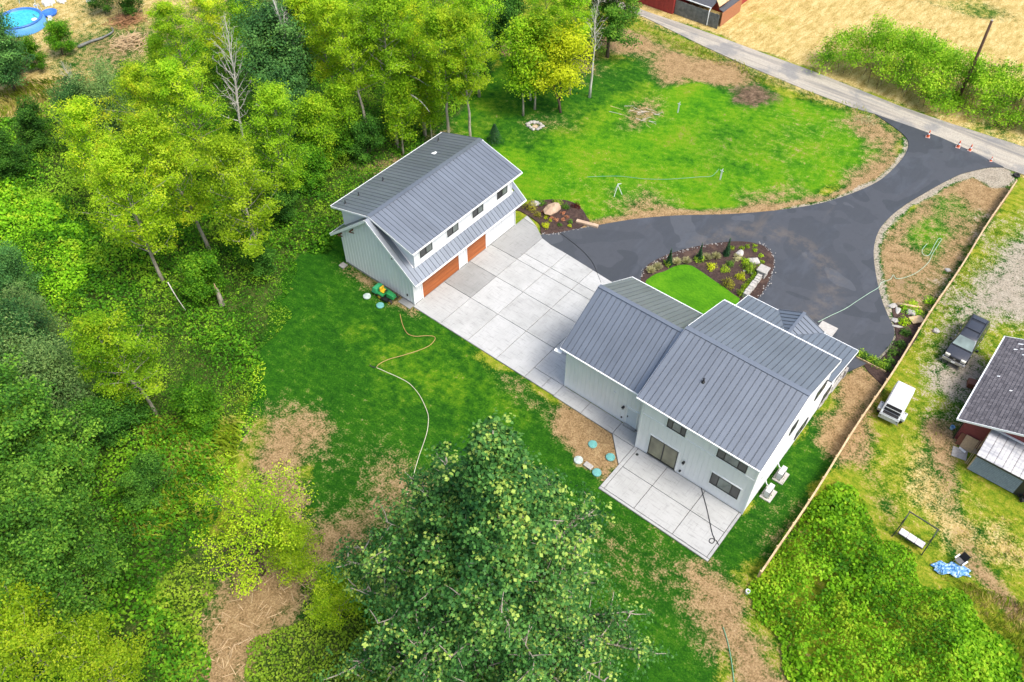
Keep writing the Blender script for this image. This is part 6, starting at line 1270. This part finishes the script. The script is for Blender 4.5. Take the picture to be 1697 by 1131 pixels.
# heat pumps
for y, lb in ((4.75, 'heat pump unit on a pad by the side wall, further from the patio'), (2.75, 'heat pump unit on a pad by the side wall, nearer the patio')):
    t = thing('heat_pump', lb, 'heat pump', (10.08,y,0), 0, 'heat pumps'); build('pad', MB().box(-.38,.5,-.6,.6,-.02,.08), STONE_W, t); c = bevel(build('case', MB().box(-.18,.2,-.45,.45,.12,.9), MATS.get('unit_grey') or plain('unit_grey', (.5,.51,.5), .5, var=.05), t), .03)
    gr = build('fan_grille', MB().tube([(.2,-.12,.55),(.225,-.12,.55)], .32, 18), DARKM, c)
    for s in (-1,1): build('foot', MB().box(-.16,.18,s*.4-.04,s*.4+.04,.08,.12), DARKM, t)
    build('pipe_cover', MB().tube([(-.2,.42,.4),(-.42,.42,.5),(-.60,.42,.9)], .04, 6), TRIM, t)
# stone ring and little conifer on the front lawn
rc = (-33.30, 29.36); g = np.random.default_rng(8)
for k in range(11):
    a = k*.571; rock('fire_ring_stone', (rc[0]+math.cos(a)*.85*g.uniform(.75,1.1), rc[1]+math.sin(a)*.8*g.uniform(.75,1.1)), (.26*g.uniform(.7,1.2),.22,.28), STONE_W, 'pale stone of the small ring on the front lawn', 'stone', 'stone ring', seed=k)
rock('fire_ring_rubble', (rc[0]+.1, rc[1]), (.35,.3,.14), STONE_T, 'tan rubble inside the ring of pale stones', 'rubble')
t = thing('small_conifer', 'small dark conifer behind the garage on the front lawn', 'conifer', P3((-34.85, 24.17), 0)); P_ = []; g = np.random.default_rng(4)
build('trunk', MB().tube([(0,0,0),(0,0,2.3)], [.06,.02], 6), BARKD, t)
n = 1500; zc = g.random(n)**.8*2.1; a = g.integers(0, 9, n)*.698+g.normal(size=n)*.16+np.floor(zc*4)*.35; rr = (1-zc/2.2)*1.05*g.random(n)**.6+.04
link('crown', leaf_mesh('crown', np.stack([np.cos(a)*rr, np.sin(a)*rr, zc+.15-rr*.2], 1), np.stack([np.cos(a)*.4, np.sin(a)*.4, np.ones(n)], 1)+g.normal(size=(n,3))*.3, .2*g.uniform(.6,1.2,n), .45+g.normal(size=n)*.2, .35, mat=L_CON), None, t)
tag(build('tyre', MB().lathe([(.30,.02),(.36,.1),(.34,.2),(.24,.22),(.19,.16),(.19,.06),(.05,.04)], 18), MATS['tyre_rubber'], None, P3((11.99, 54.59), 0), smooth=True), 'old tyre lying at the far end of the fence', 'tyre')
tag(bevel(build('wood_crate', MB().box(-.5,.5,-.35,.35,0,.5), WOOD_B, None, P3((18.38, 22.99), 0), .3), .02), 'reddish timber stack under the eave of the red house', 'timber')
tag(link('straw_tuft', leaf_mesh('straw_tuft', np.stack([rng.normal(size=260)*.6, rng.normal(size=260)*.5, np.abs(rng.normal(size=260))*.12+.05],1), rng.normal(size=(260,3))+np.array([0,0,1.]), .35*rng.uniform(.6,1.3,260), .6+rng.normal(size=260)*.2, .12, mat=L_PALE), None, None, P3((-4.50, 54.11), 0)), 'pale straw tuft at the tip of the front lawn by the road', 'straw', kind='stuff')
# cut brush on the front lawn
t = thing('cut_branches', 'pale cut branches lying on the front lawn', 'branches', P3((-24.79, 39.01), 0)); g = np.random.default_rng(6)
for k in range(34):
    x, y = g.normal()*1.3, g.normal()*1.0; a = g.normal()*.5+.5; l = g.uniform(.4,1.6); build('branch', MB().tube([(x-math.cos(a)*l/2,y-math.sin(a)*l/2,.04),(x+math.cos(a)*l/2,y+math.sin(a)*l/2,.1)], [.03,.015], 4), BARKW if k % 2 else WOOD_P, t)

# ------------------------------------------------------------------ pool and yard at the upper left
pc = (-99.81, 4.48); PB = plain('pool_blue', (.10,.32,.68), .35, var=.12)
t = thing('swimming_pool', 'round blue inflatable pool full of turquoise water at the upper left', 'pool', (*pc, 0))
build('wall', MB().lathe([(3.05,0),(3.0,.5),(2.72,1.0),(2.66,1.06),(2.5,1.0),(2.62,.5)], 40, cap=False), PB, t, smooth=True)
build('rim', MB().lathe([(2.82,.98),(2.86,1.1),(2.72,1.2),(2.54,1.14),(2.52,1.02)], 40, cap=False), plain('pool_rim', (.04,.16,.50), .35), t, smooth=True)
wm = NT('pool_water'); n_ = wm.noise(wm.pos(), 3, 3); wm.set(wm.ramp(n_, [(.35,(.03,.36,.52)),(.65,(.06,.50,.62))]), .08, 0, .5); wm.bump(n_, .15, .05)
build('water', MB().lathe([(2.6,.80),(2.6,.88),(1.2,.885),(.05,.885)], 40), wm.m, t)
tag(build('pool_float', MB().lathe([(.05,.9),(.3,.92),(.36,1.0),(.3,1.08),(.18,1.05)], 16), TRIM, None, (pc[0]+1.7, pc[1]+1.1, 0), smooth=True), 'white round float in the turquoise pool', 'float')
tag(build('pool_noodle', MB().tube([(pc[0]+.2,pc[1]+1.75,.93),(pc[0]+1.3,pc[1]+1.75,.93)], .06, 8), LIDG, smooth=True), 'pale green pool noodle floating near the rim', 'pool noodle')
t = thing('wading_pool', 'small round blue wading pool beside the large one', 'pool', P3((-99.89, 8.44), 0)); build('wall', MB().lathe([(.85,0),(1.0,.35),(.93,.37),(.8,.1),(.05,.08)], 24), plain('wading_blue', (.04,.16,.55), .35), t, smooth=True)
t = thing('pool_ladder', 'white and blue pool ladder at the rim of the large pool', 'ladder', P3((-100.96, 7.56), 0), .5)
for s in (-1,1): build('rail', MB().tube([(s*.25,-.5,0),(s*.22,-.05,1.4),(s*.22,.2,1.4),(s*.25,.5,.2)], .035, 6), WH, t)
for z in (.3,.6,.9,1.2): build('rung', MB().box(-.24,.24,-.42+z*.25,-.3+z*.25,z-.02,z+.02), PB, t)
t = thing('lawn_chair', 'white plastic lawn chair beside the wading pool', 'chair', P3((-97.64, 7.30), 0), .8); build('seat', MB().box(-.25,.25,-.25,.25,.4,.44), WH, t); build('backrest', MB().box(-.25,.25,.23,.27,.44,.85), WH, t)
for x in (-.22,.22):
    for y in (-.22,.22): build('leg', MB().box(x-.02,x+.02,y-.02,y+.02,0,.4), WH, t)
t = thing('frame_swing', 'pale green tubular play frame at the top left edge', 'play frame', P3((-105.01, 8.64), 0), .4)
for s in (-1,1): build('leg', MB().tube([(s*1.3,-.8,0),(s*1.2,0,1.8)], .04, 6), LIDW, t); build('leg', MB().tube([(s*1.3,.8,0),(s*1.2,0,1.8)], .04, 6), LIDW, t)
build('top_bar', MB().tube([(-1.2,0,1.8),(1.2,0,1.8)], .04, 6), LIDW, t)
for xy, m, lb in (((-102.58, 9.74), TRIM, 'white junk heap beside the play frame'), ((-101.65, 11.17), TRIM, 'white sheet lying at the top edge right of the pool'), ((-99.05, 13.99), TRIM, 'white bags at the top edge beside the dark bush')):
    mb = MB(); g = np.random.default_rng(int(xy[0]*-7) % 999)
    for k in range(4): mb.box(g.normal()*.35-.35, g.normal()*.35+.35, g.normal()*.25-.3, g.normal()*.25+.3, .02, .2+g.random()*.4, g.random()*3)
    tag(build('junk_pile', mb, m, None, P3(xy, 0)), lb, 'junk')
def brush(xy, r_, n, h, label, seed, mat=None):
    t = thing('brush_pile', label, 'brush pile', P3(xy, 0)); g = np.random.default_rng(seed); mb = MB()
    for k in range(n):
        a = g.random()*6.28; q = g.normal(size=2)*r_*.42; z = max(.05, h*math.exp(-(q@q)/(r_*r_*.6)))*g.random()+.04; l = g.uniform(.5,1.5)*.5; t2 = g.normal()*.3
        mb.tube([(q[0]-math.cos(a)*l,q[1]-math.sin(a)*l,max(.02,z-t2*l)),(q[0]+math.cos(a)*l,q[1]+math.sin(a)*l,max(.02,z+t2*l))], [.04,.02], 4, False)
    o = build('sticks', mb, mat or WOOD_P, t); o['kind'] = 'stuff'
brush((-90.01, 13.99), 2.4, 260, 1.1, 'brown brush pile below the rounded dark bush, upper of two', 1, WOOD_O); brush((-84.76, 10.96), 2.4, 260, .9, 'tan brush pile in the dry field, lower of two', 2)
brush((5.79, -12.14), .5, 14, .2, 'few dry sticks under the cottonwood', 5) if False else None
branch('log_border', [P3((-88.94, 5.96), .15), P3((-88.84, 7.62), .2), P3((-88.59, 9.20), .18), P3((-88.88, 10.98), .2), P3((-90.18, 11.56), .15)], .2, WOOD_G, 'curved weathered log lying in the dry field', 'log')

# ------------------------------------------------------------------ red barn and board fence beyond the road
rb = place('red_barn', 'red barn with a dark lean-to roof across the road at the top edge', 'barn', (-35,63,0))
for i in range(24): part('wall_board', MB().box(-44.9+.405*i, -44.9+.405*i+.39, 61.55, 61.62, 0, 3.3), REDB, rb)
part('wall', MB().box(-44.9,-35.2,61.63,70,0,3.25), REDB, rb); part('roof', MB().hexa([(-45.2,61.2,3.25),(-35,61.2,3.25),(-35,66,5.2),(-45.2,66,5.2),(-45.2,61.2,3.4),(-35,61.2,3.4),(-35,66,5.35),(-45.2,66,5.35)]), ROOFD, rb)
part('upper_wall', MB().box(-35,-29.3,66.2,74,0,6.2), REDB, rb)
lr = part('lean_to_roof', MB().hexa([(-35.1,62.1,2.35),(-29.9,62.1,2.35),(-29.9,66.2,3.5),(-35.1,66.2,3.5),(-35.1,62.1,2.45),(-29.9,62.1,2.45),(-29.9,66.2,3.6),(-35.1,66.2,3.6)]), plain('dark_roofing', (.07,.075,.085), .8), rb); part('gutter', MB().bar((-35.1,62.02,2.36),(-29.9,62.02,2.36),.12,.1), TRIM, lr); part('downspout', MB().tube([(-30.0,62.0,2.3),(-30.0,61.75,1.9),(-30.0,61.75,.1)], .06, 6), TRIM, lr)
part('side_roof', MB().hexa([(-29.3,63,2.0),(-28.6,63,1.8),(-28.6,68,1.8),(-29.3,68,2.0),(-29.3,63,2.1),(-28.6,63,1.9),(-28.6,68,1.9),(-29.3,68,2.1)]), MATS['dark_roofing'], rb)
part('side_wall', MB().box(-28.62,-28.52,62.7,68,0,1.8), plain('orange_boards', (.36,.15,.07), .8), rb); part('awning', MB().hexa([(-29.9,63.2,2.9),(-29.1,62.6,2.5),(-28.7,64.6,2.9),(-29.6,65.2,3.3),(-29.9,63.2,2.98),(-29.1,62.6,2.58),(-28.7,64.6,2.98),(-29.6,65.2,3.38)]), WOOD_P, rb)
window(rb, '+x', -29.3, 67.0, 68.3, 3.4, 4.8, (.5,))
bf = place('grey_board_fence', 'weathered grey board fence in front of the red barn', 'fence', (-32,61.9,0))
for i in range(28):
    x = -35.1+.236*i; part('fence_board', MB().box(x, x+.225, 61.86+random.uniform(-.015,.015), 61.90, .02, 1.95+random.uniform(-.04,.04)), WOOD_G, bf)
part('rail', MB().box(-35.1,-28.5,61.91,61.97,1.5,1.6).box(-35.1,-28.5,61.91,61.97,.4,.5), WOOD_G, bf)
